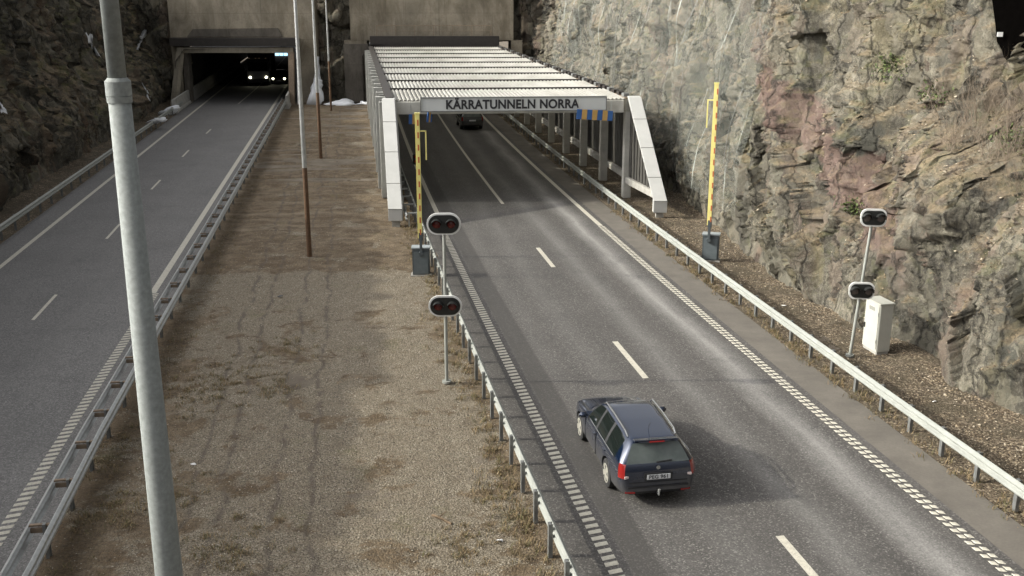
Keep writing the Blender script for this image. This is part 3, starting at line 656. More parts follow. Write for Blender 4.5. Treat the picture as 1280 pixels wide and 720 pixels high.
# slanted end frames
def wing(top, foot, wx, name):
    top = Vector(top); foot = Vector(foot); z0 = .85
    d = (foot - Vector((top.x, top.y, 0))); 
    P = [Vector((0, 0, 0))] * 0
    th = .42
    a = Vector((top.x, top.y - .25, ZT + .12)); b = Vector((foot.x, foot.y, z0)); c_ = Vector((foot.x, foot.y, .28)); 
    poly = [a, b, c_, c_ + Vector((0, th, 0)), Vector((b.x, b.y + th, z0 + .05)), a + Vector((0, th + .25, 0))]
    mb = MB(); mb.prism([p - Vector((wx / 2, 0, 0)) for p in poly], (wx, 0, 0)); f = mb.build(name, M['white'], can, bevel=.02)
    mb = MB()
    for q in (.22, .5, .78):
        m_ = lerp(a, b, q); mb.bar(m_ - Vector((wx / 2 + .002, .004, 0)), m_ + Vector((wx / 2 + .002, -.004, 0)), .03, .02)
    m_ = b; mb.bar(m_ - Vector((wx / 2 + .002, .004, 0)), m_ + Vector((wx / 2 + .002, -.004, 0)), .025, .03)
    mb.build('panel_joint', M['seam'], f).parent = f
    f.children[0].location = -Vector((0, 0, 0)) + (Vector(can.location) * 1.0) * 0
    mb = MB(); mb.box((foot.x, foot.y + .25, .13), (wx * .55, .3, .34)); mb.build('foot_block', M['bconc'], can)
def wing_fix():
    pass
wing((L0.x + .0, L0.y, 0), (-5.42, 47.35, 0), .66, 'slanted_leg')
wing((R0.x + .25, R0.y, 0), (7.15, 49.2, 0), .66, 'slanted_leg')
for o in list(bpy.data.objects):
    if o.name.startswith('panel_joint'):
        o.data.transform(Matrix.Translation(-Vector(can.location)))
# boards and the tapering low beam in the triangle of each wing
for (tp, ft, sgn) in ((R0, Vector((7.15, 49.2, 0)), 1), (L0, Vector((-5.42, 47.35, 0)), -1)):
    mb = MB()
    for j in range(11):
        q = (j + .5) / 11.5; p = lerp(tp, ft, q); zt_ = ZT - (ZT - .85) * q - .1; z0 = 1.15 if sgn > 0 else .5
        if zt_ - z0 > .15: mb.box((p.x + .1 * sgn, p.y + .1, (zt_ + z0) / 2), (.06, .32, zt_ - z0), R(12))
    mb.build('wing_boards', M['slat'] if sgn > 0 else M['finback'], can)
    mb = MB(); mb.bar(tp + Vector((0, 0, .98)), ft + Vector((-.02, .5, .98)), .2, .34); mb.build('wing_beam', M['bconc'], can, bevel=.01)

# sign board with lettering
SY = 53.0
sc = G(641.5, 130, 4.83); 
def px_at_y(x, y, Y):   # point on the vertical plane at distance Y seen at a pixel
    d = G(x, y) - Vector((0, 0, H)); k = Y / d.y; return Vector((0, 0, H)) + d * k
pl = px_at_y(526, 131, 52.9); pr_ = px_at_y(757.5, 128.5, 53.6)
ang = math.atan2(pr_.y - pl.y, pr_.x - pl.x); mid = (pl + pr_) / 2; Ls = (pr_ - pl).length
sgn_ = thing('tunnel_sign', 'long grey name board reading KÄRRATUNNELN NORRA on the canopy front', 'sign', mid, ang)
mb = MB(); mb.box((0, 0, 0), (Ls, .14, .66)); mb.build('board', M['sign'], sgn_, bevel=.012)
mb = MB(); mb.box((0, -.02, .345), (Ls + .02, .2, .03)); mb.box((0, -.02, -.345), (Ls + .02, .2, .03)); mb.box((-Ls / 2 - .005, -.02, 0), (.03, .2, .72)); mb.box((Ls / 2 + .005, -.02, 0), (.03, .2, .72)); mb.build('trim', M['galv_dark'], sgn_)
def text_mesh(txt, size, depth, mat, name, parent, loc, rot, sx=1.0, spacing=1.0, bold=0.0):
    cu = bpy.data.curves.new(name, 'FONT'); cu.body = txt; cu.size = size; cu.extrude = depth; cu.align_x = 'CENTER'; cu.align_y = 'CENTER'; cu.space_character = spacing; cu.offset = bold
    to = bpy.data.objects.new(name, cu); COL.objects.link(to)
    dg = bpy.context.evaluated_depsgraph_get(); me = bpy.data.meshes.new_from_object(to.evaluated_get(dg)); bpy.data.objects.remove(to)
    xs = [v.co.x for v in me.vertices]; 
    o = bpy.data.objects.new(name, me); me.materials.clear(); me.materials.append(mat); COL.objects.link(o)
    o.parent = parent; o.location = loc; o.rotation_euler = rot; o.scale = (sx, 1, 1)
    return o, (max(xs) - min(xs))
tw = (px_at_y(724, 130, 53.3) - px_at_y(557, 130, 53.0)).length
tx = (px_at_y(640.5, 131, 53.2) - mid).x
to, wd = text_mesh('KÄRRATUNNELN NORRA', .62, .012, M['ink'], 'lettering', sgn_, (tx, -.085, -.03), (R(90), 0, 0), 1, 1.05, .02)
to.scale.x = tw / wd

# striped height markers hanging under the front beam
def marker(x0, x1, ya, yb, label):
    a = px_at_y(x0, ya, 53.15); b = px_at_y(x1, yb, 53.35)
    t = wthing('height_marker', label, 'marker', a, 'striped height markers under the canopy beam')
    n_ = max(3, int(round((b - a).length / .27))); f1 = MB(); f2 = MB()
    for k in range(n_):
        p = lerp(a, b, k / n_); q = lerp(a, b, (k + .96) / n_); (f1 if k % 2 == 0 else f2).bar(p, q, .05, .5, up=(.12, 0, 1))
    f1.build('blue_panel', M['blue'], t); f2.build('yellow_panel', M['orange'], t)
    mb = MB(); mb.tube(a + Vector((.1, .03, .2)), a + Vector((.1, .03, .75)), .015, n=5); mb.tube(b + Vector((-.1, .03, .2)), b + Vector((-.1, .03, .75)), .015, n=5); mb.build('hanger', M['galv'], t)
marker(721, 766, 142.5, 145, 'long blue and yellow striped marker hanging right of the sign')
marker(511, 524, 149, 149, 'short blue and yellow marker hanging left of the yellow barrier arm')
marker(534, 540, 146.5, 146.5, 'tiny striped marker piece showing just right of the yellow barrier arm')

# ------------------------------------------------------------ guard rails
WP = [(0, .31), (.022, .295), (.06, .265), (.07, .235), (.06, .205), (.01, .175), (.0, .155), (.01, .135), (.06, .105), (.07, .075), (.06, .045), (.022, .015), (0, 0)]
def wprof(z, side, dx=0): return [(side * q + dx, z + zz) for q, zz in WP] + [(side * (q - .012) + dx, z + zz) for q, zz in WP[::-1]]
def guardrail(name, label, c, u, side, y0, y1, pitch, group=None):
    """side: +1 when the traffic face looks towards +u"""
    Ys = np.arange(y0, y1 + .01, 2.0); path = [off(c, Y, u) for Y in Ys]
    t = wthing(name, label, 'guard rail', off(c, y0, u), group)
    mb = MB(); mb.sweep(wprof(.42, side), path, closed=True); mb.build('rail_beam', M['galv_pale'], t, smooth=False)
    P = MB(); P.box((0, 0, .36), (.055, .11, .74)); P.box((.03, .05, .36), (.05, .012, .74)); P.box((.03, -.05, .36), (.05, .012, .74))
    first = None; Y = y0 + .5
    while Y < y1:
        p = off(c, Y, u - side * .07); ang = math.atan2(-tang(c, Y).x, tang(c, Y).y)
        if first is None: first = P.build('post', M['galv_dark'], None); o = first
        else: o = first.copy(); COL.objects.link(o)
        o.parent = t; o.location = p - Vector(t.location); o.rotation_euler = (0, 0, ang); Y += pitch
    return t
g1 = guardrail('guardrail', 'single steel guard rail along the left edge of the canopied road', cR, -4.72, 1, 9, 99, 1.37)
g2 = guardrail('guardrail', 'single steel guard rail between the right shoulder and the rock verge', cR, 5.35, -1, 9, 99, 1.37)
g3 = guardrail('guardrail', 'steel guard rail under the dark left rock wall', cL, -4.72, 1, 9, 98, 2.0)
# double sided rail with cross pieces on the median
t = wthing('double_guardrail', 'double sided guard rail with brown cross pieces beside the gravel median', 'guard rail', off(cL, 8, 4.5))
def cLm(Y): return cL(Y) + float(np.interp(Y, [16, 22, 30, 60], [0.05, -.07, -.1, -.1]))
path = [off(cLm, Y, 4.5) for Y in np.arange(8, 98.1, 2)]
mb = MB(); mb.sweep(wprof(.42, -1, -.2), path, closed=True); mb.build('rail_beam', M['galv'], t)
mb = MB(); mb.sweep(wprof(.42, 1, .2), path, closed=True); mb.build('rail_beam', M['galv'], t)
P = MB(); P.box((0, 0, .36), (.055, .11, .76)); P.box((.03, .05, .36), (.05, .012, .76)); Cp = MB(); Cp.box((0, 0, .71), (.4, .065, .04)); Cp.box((0, 0, .6), (.36, .05, .1))
fp = fc = None; Y = 9.75
while Y < 98:
    p = off(cLm, Y, 4.5); ang = math.atan2(-tang(cL, Y).x, 1)
    if fp is None: fp = o = P.build('post', M['galv_dark'], None); fc = oc = Cp.build('cross_piece', M['rustbeam'], None)
    else: o = fp.copy(); oc = fc.copy(); COL.objects.link(o); COL.objects.link(oc)
    for q, dx in ((o, .09), (oc, 0)): q.parent = t; q.location = p - Vector(t.location) + Vector((dx, 0, 0)); q.rotation_euler = (0, 0, ang)
    Y += 1.92
# second rail just outside, running into the canopy on the left
t = wthing('guardrail', 'short rail with cross bars inside the canopy behind the left rail', 'guard rail', off(cR, 48, -5.3))
mb = MB(); mb.sweep(wprof(.42, -1), [off(cR, Y, -5.25) for Y in np.arange(47.5, 99, 2)], closed=True); mb.build('rail_beam', M['galv_dark'], t)
fc = None; Y = 48.2
while Y < 98:
    p = off(cR, Y, -4.98)
    if fc is None: Cp = MB(); Cp.box((0, 0, .66), (.46, .1, .06)); Cp.box((-.15, 0, .33), (.06, .1, .68)); fc = oc = Cp.build('cross_piece', M['galv'], None)
    else: oc = fc.copy(); COL.objects.link(oc)
    oc.parent = t; oc.location = p - Vector(t.location); oc.rotation_euler = (0, 0, R(9)); Y += 2.0
# concrete barriers into the left tunnel
def cbarrier(label, c, u, y0, y1, h, wd=.45, drop=True):
    mb = MB(); mb.sweep([(-wd / 2, 0), (-wd / 2, .12), (-wd * .28, .3), (-wd * .2, h), (wd * .2, h), (wd * .28, .3), (wd / 2, .12), (wd / 2, 0)], [off(c, Y, u) for Y in np.arange(y0, y1 + .1, 3)], closed=True)
    return tag(mb.build('concrete_barrier', M['bconc']), label, 'barrier')
cbarrier('pale concrete barrier along the left side entering the left tunnel', cL, -4.85, 92.5, 150, 1.25)
cbarrier('pale concrete barrier end where the double rail meets the left tunnel', cL, 4.75, 95, 150, 1.2)

# ------------------------------------------------------------ barriers with raised arms
def boom(loc, ztop, label, bracket_side, ang, mirror):
    t = thing('boom_barrier', label, 'barrier', loc, ang, 'raised boom barriers at the canopy entrance')
    mb = MB(); mb.box((0, 0, .58), (.66, .42, 1.04)); mb.build('cabinet', M['boxdark'], t, bevel=.02)
    mb = MB(); mb.box((0, 0, 1.13), (.72, .48, .06)); mb.build('lid', M['boxlight'], t, bevel=.01)
    mb = MB(); mb.box((0, -.22, .55), (.54, .02, .86)); mb.build('door', M['boxgrey'], t, bevel=.006)
    mb = MB(); mb.box((0, 0, .03), (.8, .56, .08)); mb.build('plinth', M['bconc'], t, bevel=.01)
    ax = -.1 if mirror else 0.0
    mb = MB(); mb.box((ax + .02, -.3, 1.2), (.1, .12, .75)); mb.box((ax + .02, -.3, 1.62), (.16, .1, .3)); mb.tube((ax + .02, -.2, .95), (ax + .02, -.4, .95), .09); mb.build('arm_holder', M['boxdark'], t, bevel=.01)
    z0 = 1.55; w_ = .17
    mb = MB(); mb.box((ax, -.3, (z0 + ztop) / 2), (w_, .09, ztop - z0)); arm = mb.build('arm', M['yellow'], t, bevel=.01)
    n_ = int((ztop - z0 - .3) / .46)
    for k in range(n_ + 1):
        mb = MB(); mb.box((ax + (.02 if not mirror else .055), -.348, z0 + .25 + k * .46), (.055, .006, .22)); mb.build('stripe', M['red'], arm)
    bs = bracket_side
    mb = MB(); mb.box((ax + bs * .2, -.3, ztop - .62), (.22, .04, .04)); mb.box((ax + bs * .3, -.3, ztop - 1.15), (.05, .04, 1.1)); mb.build('arm_tip_bracket', M['yellow'], arm); mb = MB(); mb.box((ax, -.3, ztop + .03), (.2, .11, .05)); mb.build('arm_cap', M['yellow'], arm)
    return t
boom(G(527, 344), 6.25, 'yellow raised boom barrier on the grey box left of the road', 1, R(2), False)
boom(G(887.5, 326), 7.15, 'yellow raised boom barrier on the grey box beside the right rock wall', -1, R(-14), True)

# ------------------------------------------------------------ signals
def stadium(wd, h, n=10, rshape=.5):
    r = h * rshape; pts = []
    for (cx, cz, a0) in ((wd / 2 - r, h / 2 - r, 0), (-wd / 2 + r, h / 2 - r, 90), (-wd / 2 + r, -h / 2 + r, 180), (wd / 2 - r, -h / 2 + r, 270)):
        for k in range(n + 1): a = R(a0 + 90 * k / n); pts.append((cx + r * math.cos(a), cz + r * math.sin(a)))
    return pts
def signal(loc, zs, ang, label, lens, wd=.93, hh=.6, lean=0, rs=.5):
    t = thing('road_signal', label, 'signal', loc, ang, 'twin oval signals on poles at the canopy entrance')
    mb = MB(); mb.tube((0, 0, -.1), (lean, 0, zs[0]), .05, .045, 12); mb.tube((0, 0, 0), (0, 0, .06), .13, .13, 12); mb.build('pole', M['galv_pale'], t, smooth=False)
    for z, lx in zip(zs, (lean, lean * .5 if lean else 0)):
        outer = stadium(wd, hh, rshape=rs); inner = stadium(wd - .1, hh - .1, rshape=rs)
        mb = MB(); mb.prism([(lx + x, -.07, z + zz) for x, zz in outer], (0, -.05, 0)); h_ = mb.build('signal_head', M['sigwhite'], t)
        mb = MB(); mb.prism([(lx + x, -.123, z + zz) for x, zz in inner], (0, -.02, 0)); mb.build('backing', M['sigblack'], h_)
        mb = MB(); mb.prism([(lx + x * .8, -.066, z + zz * .75) for x, zz in inner], (0, .14, 0)); mb.build('housing', M['sigblack'], h_)
        for sx in (-.195, .195):
            mb = MB(); N = 16
            for k in range(6):       # domed lens
                a0 = R(90 * k / 6); a1 = R(90 * (k + 1) / 6); r_ = .115
                mb.tube((lx + sx, -.145 - .05 * math.sin(a0), z), (lx + sx, -.145 - .05 * math.sin(a1) - 1e-4, z), r_ * math.cos(a0), max(.002, r_ * math.cos(a1)), N, caps=False)
            mb.build('lens', lens, h_, smooth=True)
            mb = MB(); N = 14; vs_ = []     # visor: open half tube above the lens
            for rr_ in (.15, .135):
                for (yv, drop) in ((-.143, 0), (-.34, 0)):
                    for k in range(N + 1):
                        a = R(-15 + 210 * k / N); vs_.append((lx + sx + rr_ * math.cos(a), yv if yv > -.2 or math.sin(a) > .35 else -.22, z + rr_ * math.sin(a)))
            n1 = N + 1; fs = []
            for k in range(N): fs += [(k, k + 1, n1 + k + 1, n1 + k), (2 * n1 + k, 3 * n1 + k, 3 * n1 + k + 1, 2 * n1 + k + 1), (n1 + k, n1 + k + 1, 3 * n1 + k + 1, 3 * n1 + k)]
            mb.add(vs_, fs); mb.build('visor', M['sigblack'], h_)
    return t
signal(G(558.5, 478), (4.62, 2.3), R(2), 'pole with two oval red lamp signals on the gravel median', M['lens'])
signal(G(1062, 445), (4.32, 2.1), R(-6), 'pole with two oval dull lamp signals beside the rock wall', M['lensdull'], .74, .52, .28, .36)

# ------------------------------------------------------------ cabinet by the rock
a = G(1077, 432.5); b = G(1096.5, 444); ang = math.atan2(b.y - a.y, b.x - a.x)
t = thing('equipment_cabinet', 'tall cream metal cabinet standing against the rock behind the right signal', 'cabinet', a, ang)
Lc = (b - a).length * .93; dp = .45; hc = 1.5
mb = MB(); mb.box((Lc / 2, dp / 2, hc / 2 + .06), (Lc, dp, hc)); mb.build('body', M['cab'], t, bevel=.015)
mb = MB(); mb.box((Lc / 2, dp / 2, hc + .08), (Lc + .05, dp + .06, .05)); mb.build('roof', M['cab'], t, bevel=.012)
mb = MB(); mb.box((Lc / 2, -.012, hc / 2 + .08), (Lc - .08, .024, hc - .14)); d_ = mb.build('door', M['cab'], t, bevel=.008)
mb = MB(); mb.box((.1, -.035, hc * .5), (.04, .03, .16)); mb.build('handle', M['blackplastic'], d_)
for z in (.35, 1.2): mb = MB(); mb.tube((Lc - .05, -.03, z), (Lc - .05, -.03, z + .1), .014, n=8); mb.build('hinge', M['galv'], d_)
mb = MB()
for k in range(4): mb.box((Lc / 2, -.027, 1.32 + k * .03), (.3, .006, .01))
mb.build('vent', M['blackplastic'], d_)
mb = MB(); mb.box((Lc / 2, dp / 2, .02), (Lc - .06, dp - .06, .1)); mb.build('plinth', M['bconc'], t)

# ------------------------------------------------------------ poles
def lamp_mast(px, zs, r, label, h=12.0):
    p = G(*px); t = wthing('lamp_post', label, 'lamp post', p, 'slender lamp posts on the median')
    mb = MB(); mb.tube(p + Vector((0, 0, -.2)), p + Vector((0, 0, zs)), r * 1.15, r * 1.05, 12); mb.build('sleeve', M['rust'], t, smooth=False)
    mb = MB(); mb.tube(p + Vector((0, 0, zs)), p + Vector((0, 0, h)), r, r * .6, 12); mb.build('shaft', M['galv'], t, smooth=False)
    mb = MB(); mb.tube(p + Vector((0, 0, h - .1)), p + Vector((-1.4, 0, h + .25)), .035, .03, 8); mb.build('bracket', M['galv'], t)
    mb = MB(); mb.box(p + Vector((-1.6, 0, h + .24)), (.75, .28, .13)); mb.build('lamp_head', M['galv_dark'], t, bevel=.03)
lamp_mast((387, 322), 3.75, .095, 'nearest slender post with rusty lower half on the median')
lamp_mast((401, 197), 4.2, .10, 'middle slender post with rusty lower half on the median')
lamp_mast((414, 139), 4.4, .08, 'farthest slender brownish post near the snow on the median')
t = wthing('steel_mast', 'thick grey steel mast with clamp collar in the left foreground', 'mast', (-3.36, 9, 0))
zc_ = H - .11
def mr(z): return .118 + (5.3 - z) * .0066
mb = MB(); mb.tube((-3.36, 9, -.1), (-3.36, 9, 9.95), mr(0) + .02, .093, 40); mb.build('lower_tube', M['mast'], t, smooth=True)
mb = MB(); mb.tube((-3.36, 9, 9.9), (-3.36, 9, 13.5), .077, .066, 40); mb.build('upper_tube', M['mast'], t, smooth=True)
mb = MB(); z0 = px_at_y(141, 128, 9).z; z1 = px_at_y(141, 97, 9).z
mb.tube((-3.36, 9, z1 - .15), (-3.36, 9, z1 - .03), .107, .107, 40); mb.tube((-3.36, 9, z1 - .03), (-3.36, 9, z1), .107, .08, 40); mb.build('collar', M['mast'], t, smooth=False)
mb = MB(); mb.tube((-3.36, 9, z0 - .0), (-3.36, 9, z0 + .055), .104, .106, 40); c_ = mb.build('clamp', M['mast'], t, smooth=False)
mb = MB(); mb.tube((-3.42, 8.9, z0 + .03), (-3.3, 8.86, z0 + .03), .014, n=8); mb.tube((-3.38, 8.87, z0 - .01), (-3.36, 8.86, z0 - .07), .008, n=6); mb.build('bolt', M['darksteel'], c_)

# ------------------------------------------------------------ cars
def estate_cage(L=4.57, W=1.77, HT=1.47, suv=0.0):
    """cage rings from the nose (+y) to the tail (-y): per ring, half profile (y offset, x, z)"""
    hw = W / 2; rings = []
    def ring(pts): rings.append(pts)
    # each: list of 10 (y, x, z)
    gz = .2 + suv
    def sec(y, wsc, zb, zr, wr, top, ys=(0,) * 10):
        x = hw * wsc
        return [(y + ys[0], 0, gz), (y + ys[1], x * .86, gz), (y + ys[2], x * .985, .34 + suv), (y + ys[3], x, .6 + suv), (y + ys[4], x * .985, zb - .1), (y + ys[5], x * .955, zb), (y + ys[6], lx(x * .955, wr, .5), (zb + zr) / 2 - .0), (y + ys[7], wr, zr - .07), (y + ys[8], wr - .1, zr - .01), (y + ys[9], 0, zr)]
    def lx(a, b, t_): return a + (b - a) * t_
    f = L / 2; s = suv
    ring([(f - .04, 0, gz + .02), (f - .06, hw * .55, gz + .02), (f - .02, hw * .6, .36 + s), (f, hw * .62, .5 + s), (f - .02, hw * .62, .62 + s), (f - .07, hw * .6, .70 + s), (f - .12, hw * .58, .735 + s), (f - .15, hw * .55, .755 + s), (f - .17, hw * .45, .77 + s), (f - .18, 0, .785 + s)])
    ring([(f - .13, 0, gz), (f - .2, hw * .8, gz), (f - .16, hw * .88, .36 + s), (f - .14, hw * .9, .5 + s), (f - .17, hw * .89, .64 + s), (f - .22, hw * .87, .73 + s), (f - .27, hw * .83, .765 + s), (f - .3, hw * .76, .79 + s), (f - .32, hw * .6, .805 + s), (f - .34, 0, .82 + s)])
    ring(sec(f - .5, .985, .79 + s, .855 + s, hw * .76, 0))
    ring(sec(f - .95, 1.0, .86 + s, .93 + s, hw * .78, 0))
    # cowl / windscreen base
    ring(sec(f - 1.32, 1.0, .91 + s, .99 + s, hw * .80, 0, (0, 0, 0, 0, 0, 0, -.02, -.05, .03, .1)))
    ring(sec(f - 1.42, 1.0, .92 + s, 1.05 + s, hw * .80, 0, (0, 0, 0, 0, 0, 0, -.05, -.06, .0, .07)))
    # top of windscreen
    zr = HT
    ring(sec(f - 1.72, 1.0, .935 + s, zr - .10, hw * .70, 0, (0, 0, 0, 0, 0, .02, -.10, -.22, -.20, -.12)))
    ring(sec(f - 1.86, 1.0, .94 + s, zr - .035, hw * .68, 0, (0, 0, 0, 0, 0, .03, -.14, -.26, -.24, -.16)))
    ring(sec(f - 2.42, 1.0, .95 + s, zr, hw * .675, 0))
    ring(sec(f - 2.50, 1.0, .95 + s, zr, hw * .675, 0))
    ring(sec(f - 3.22, 1.0, .965 + s, zr - .005, hw * .665, 0, (0, 0, 0, 0, 0, 0, .03, .05, .05, .05)))
    ring(sec(f - 3.31, 1.0, .967 + s, zr - .008, hw * .665, 0, (0, 0, 0, 0, 0, 0, .03, .05, .05, .05)))
    r = -L / 2
    ring(sec(r + .50, .995, .975 + s, zr - .035, hw * .65, 0, (0, 0, 0, 0, 0, 0, .02, .04, .04, .04)))
    ring([(r + .14, 0, gz + .06), (r + .16, hw * .82, gz + .06), (r + .16, hw * .95, .36 + s), (r + .14, hw * .975, .68 + s), (r + .17, hw * .965, .87 + s), (r + .2, hw * .93, .98 + s), (r + .36, hw * .79, 1.19 + s), (r + .47, hw * .645, zr - .11), (r + .46, hw * .56, zr - .055), (r + .40, 0, zr - .045)])
    ring([(r + .05, 0, gz + .08), (r + .05, hw * .72, gz + .08), (r + .0, hw * .84, .36 + s), (r + .01, hw * .87, .68 + s), (r + .055, hw * .86, .87 + s), (r + .085, hw * .83, .97 + s), (r + .21, hw * .72, 1.19 + s), (r + .33, hw * .6, zr - .12), (r + .34, hw * .5, zr - .075), (r + .30, 0, zr - .062)])
    return rings
def make_car(name, label, loc, ang, paint, HT=1.47, suv=0.0, W=1.77, L=4.57, lit=False, plate_txt=None, detail=True):
    rings = estate_cage(L, W, HT, suv); n_ = 10
    vs_ = []; idx = []
    for rg in rings:
        row = []
        for (y, x, z) in rg: row.append(len(vs_)); vs_.append((x, y, z))
        left = [row[0]]
        for (y, x, z) in rg[1:9]: left.append(len(vs_)); vs_.append((-x, y, z))
        left.append(row[9])
        idx.append((row, left))
    fs = []; mi = []
    PA, GL, RG, TL, HL, BK, TG = 0, 1, 2, 3, 4, 5, 6
    def mat_for(i, j):
        if j <= 0: return BK
        if j == 1: return BK if i not in (12, 13) else PA
        if i == 5 and j == 8: return GL
        if j in (6, 5) and i in (6, 7) : return GL if j == 6 or i == 7 else PA
        if j in (5, 6) and i in (7, 8, 9, 10, 11) : return PA if i in () else (BK if i in (8, 10) else GL)
        if i == 12 and j == 3: return TL
        return PA
    for i in range(len(rings) - 1):
        for side in (0, 1):
            a = idx[i][side]; b = idx[i + 1][side]
            for j in range(n_ - 1):
                q = (a[j], a[j + 1], b[j + 1], b[j]); fs.append(q if side == 0 else q[::-1]); mi.append(mat_for(i, j))
    for (i, flip) in ((0, False), (len(rings) - 1, True)):
        a, b = idx[i]
        for j in range(n_ - 1):
            q = (a[j], b[j], b[j + 1], a[j + 1]); q = tuple(dict.fromkeys(q))
            m_ = PA
            if i == 0 and j in (1, 3): m_ = BK
            if i and j in (5, 6): m_ = RG
            if i and j == 1: m_ = BK
            fs.append(q); mi.append(m_)
    me = bpy.data.meshes.new('cage'); me.from_pydata(vs_, [], fs); me.polygons.foreach_set('material_index', mi)
    # windscreen: centre strip between cowl and roof ring
    mats = [paint, M['glass'], M['rearglass'], M['tailred'], M['lamp'] if lit else M['chrome'], M['blackplastic'], M['glass']]
    for m_ in mats: me.materials.append(m_)
    for p in me.polygons:
        c = p.center; 
    # windscreen faces: rings 5-6, j 7,8
    k = 0
    for i in range(len(rings) - 1):
        for side in (0, 1):
            for j in range(n_ - 1):
                if i == 5 and j in (7, 8): me.polygons[k].material_index = GL
                if i == 5 and j == 6: me.polygons[k].material_index = PA
                if i in (6,) and j in (5, 6): me.polygons[k].material_index = GL if j == 5 else GL
                if i in (13,) and j == 5: me.polygons[k].material_index = PA
                if i in (12,) and j in (5, 6): me.polygons[k].material_index = PA
                if i == 13 and j in (3, 4): me.polygons[k].material_index = TL
                if i == 12 and j in (3, 4): me.polygons[k].material_index = PA
                if i in (0,) and j in (4,): me.polygons[k].material_index = HL
                k += 1
    bm = bmesh.new(); bm.from_mesh(me); bmesh.ops.recalc_face_normals(bm, faces=bm.faces)
    cr = bm.edges.layers.float.new('crease_edge')
    for e in bm.edges:
        ms = {f.material_index for f in e.link_faces}
        if len(ms) > 1: e[cr] = .85
    bm.verts.ensure_lookup_table(); bm.edges.ensure_lookup_table()
    def setc(a_, b_, v_):
        e = bm.edges.get((bm.verts[a_], bm.verts[b_]))
        if e: e[cr] = max(e[cr], v_)
    for i in range(len(rings) - 1):
        for sd in (0, 1):
            for j, v_ in ((5, .45), (8, .35), (7, .3), (1, .5)): setc(idx[i][sd][j], idx[i + 1][sd][j], v_)
    for sd in (0, 1):
        for j in range(2, 8): setc(idx[14][sd][j], idx[14][sd][j + 1], .45); setc(idx[13][sd][j], idx[13][sd][j + 1], .4)
        for i in (14,): setc(idx[i][sd][8], idx[i][sd][9], .5)
    for sd in (0, 1): setc(idx[14][sd][9], idx[14][sd][8], .6)
    bm.to_mesh(me); bm.free()
    ob = bpy.data.objects.new('cage', me); COL.objects.link(ob)
    md = ob.modifiers.new('s', 'SUBSURF'); md.levels = 2; md.render_levels = 2
    wb = L * .565; fy = L / 2 - .92; ry = fy - wb; wr = .325 + suv * .25
    cut = MB()
    for y in (fy, ry):
        for s_ in (-1, 1): cut.tube((s_ * (W / 2 - .25), y, wr + .0), (s_ * (W / 2 + .3), y, wr), wr + .065, n=28)
    co_ = cut.build('cut', M['blackplastic'], fix=True)
    bo = ob.modifiers.new('b', 'BOOLEAN'); bo.object = co_; bo.operation = 'DIFFERENCE'; bo.solver = 'EXACT'
    dg = bpy.context.evaluated_depsgraph_get(); dg.update(); em = bpy.data.meshes.new_from_object(ob.evaluated_get(dg))
    bpy.data.objects.remove(ob); bpy.data.objects.remove(co_)
    t = thing(name, label, 'car', loc, ang)
    # split by material into parts
    names = {0: 'body', 1: 'window', 2: 'rear_window', 3: 'tail_light', 4: 'headlight', 5: 'lower_trim'}
    bm = bmesh.new(); bm.from_mesh(em); bm.faces.ensure_lookup_table()
    groups = {}
    for f in bm.faces:
        m_ = min(f.material_index, 5) if f.material_index < 6 else 5
        groups.setdefault(m_, []).append(f)
    body = None
    for m_, fl in sorted(groups.items()):
        comps = [fl]
        if m_ in (1, 3, 4):   # each pane and each lamp a part of its own
            left = set(fl); comps = []
            while left:
                st = [left.pop()]; cc = list(st)
                while st:
                    f = st.pop()
                    for e in f.edges:
                        for g_ in e.link_faces:
                            if g_ in left: left.remove(g_); st.append(g_); cc.append(g_)
                comps.append(cc)
        for cc in comps:
            vm = {}; v2 = []; f2 = []
            for f in cc:
                q = []
                for v in f.verts:
                    if v not in vm: vm[v] = len(v2); v2.append(tuple(v.co))
                    q.append(vm[v])
                f2.append(q)
            nm = bpy.data.meshes.new(names[m_]); nm.from_pydata(v2, [], f2)
            nm.materials.append(mats[m_]); nm.shade_smooth()
            nm_ = names[m_]
            if m_ == 1 and abs(sum(v[0] for v in v2) / len(v2)) < .15: nm_ = 'windscreen'
            po = bpy.data.objects.new(nm_, nm); COL.objects.link(po); po.parent = t
            if m_ == 0: body = po
    bm.free(); bpy.data.meshes.remove(em)
    # wheels
    for y in (fy, ry):
        for s_ in (-1, 1):
            x0 = s_ * (W / 2 - .22); x1 = s_ * (W / 2 - .005)
            mb = MB(); mb.tube((x0, y, wr), (x1 - s_ * .02, y, wr), wr, wr, 32); mb.tube((x1 - s_ * .02, y, wr), (x1, y, wr), wr, wr - .04, 32); wh = mb.build('wheel', M['tyre'], t)
            mb = MB(); mb.tube((x1, y, wr), (x1 + s_ * .004, y, wr), wr * .68, wr * .66, 28); rim_ = mb.build('rim', M['alloy'], wh)
            mb = MB()
            for k in range(5):
                a_ = R(72 * k + 20)
                for d_ in (-.3, .3):
                    aa = a_ + R(36) * 1; 
                mb.prism([(x1 + s_ * .0055, y + math.cos(a_) * wr * .3 + math.cos(a_ + 1.57) * .015, wr + math.sin(a_) * wr * .3 + math.sin(a_ + 1.57) * .015),
                          (x1 + s_ * .0055, y + math.cos(a_ + .28) * wr * .6, wr + math.sin(a_ + .28) * wr * .6),
                          (x1 + s_ * .0055, y + math.cos(a_ - .28) * wr * .6, wr + math.sin(a_ - .28) * wr * .6)], (s_ * .002, 0, 0))
            mb.build('rim_gap', M['blackplastic'], wh)
    z_ = HT
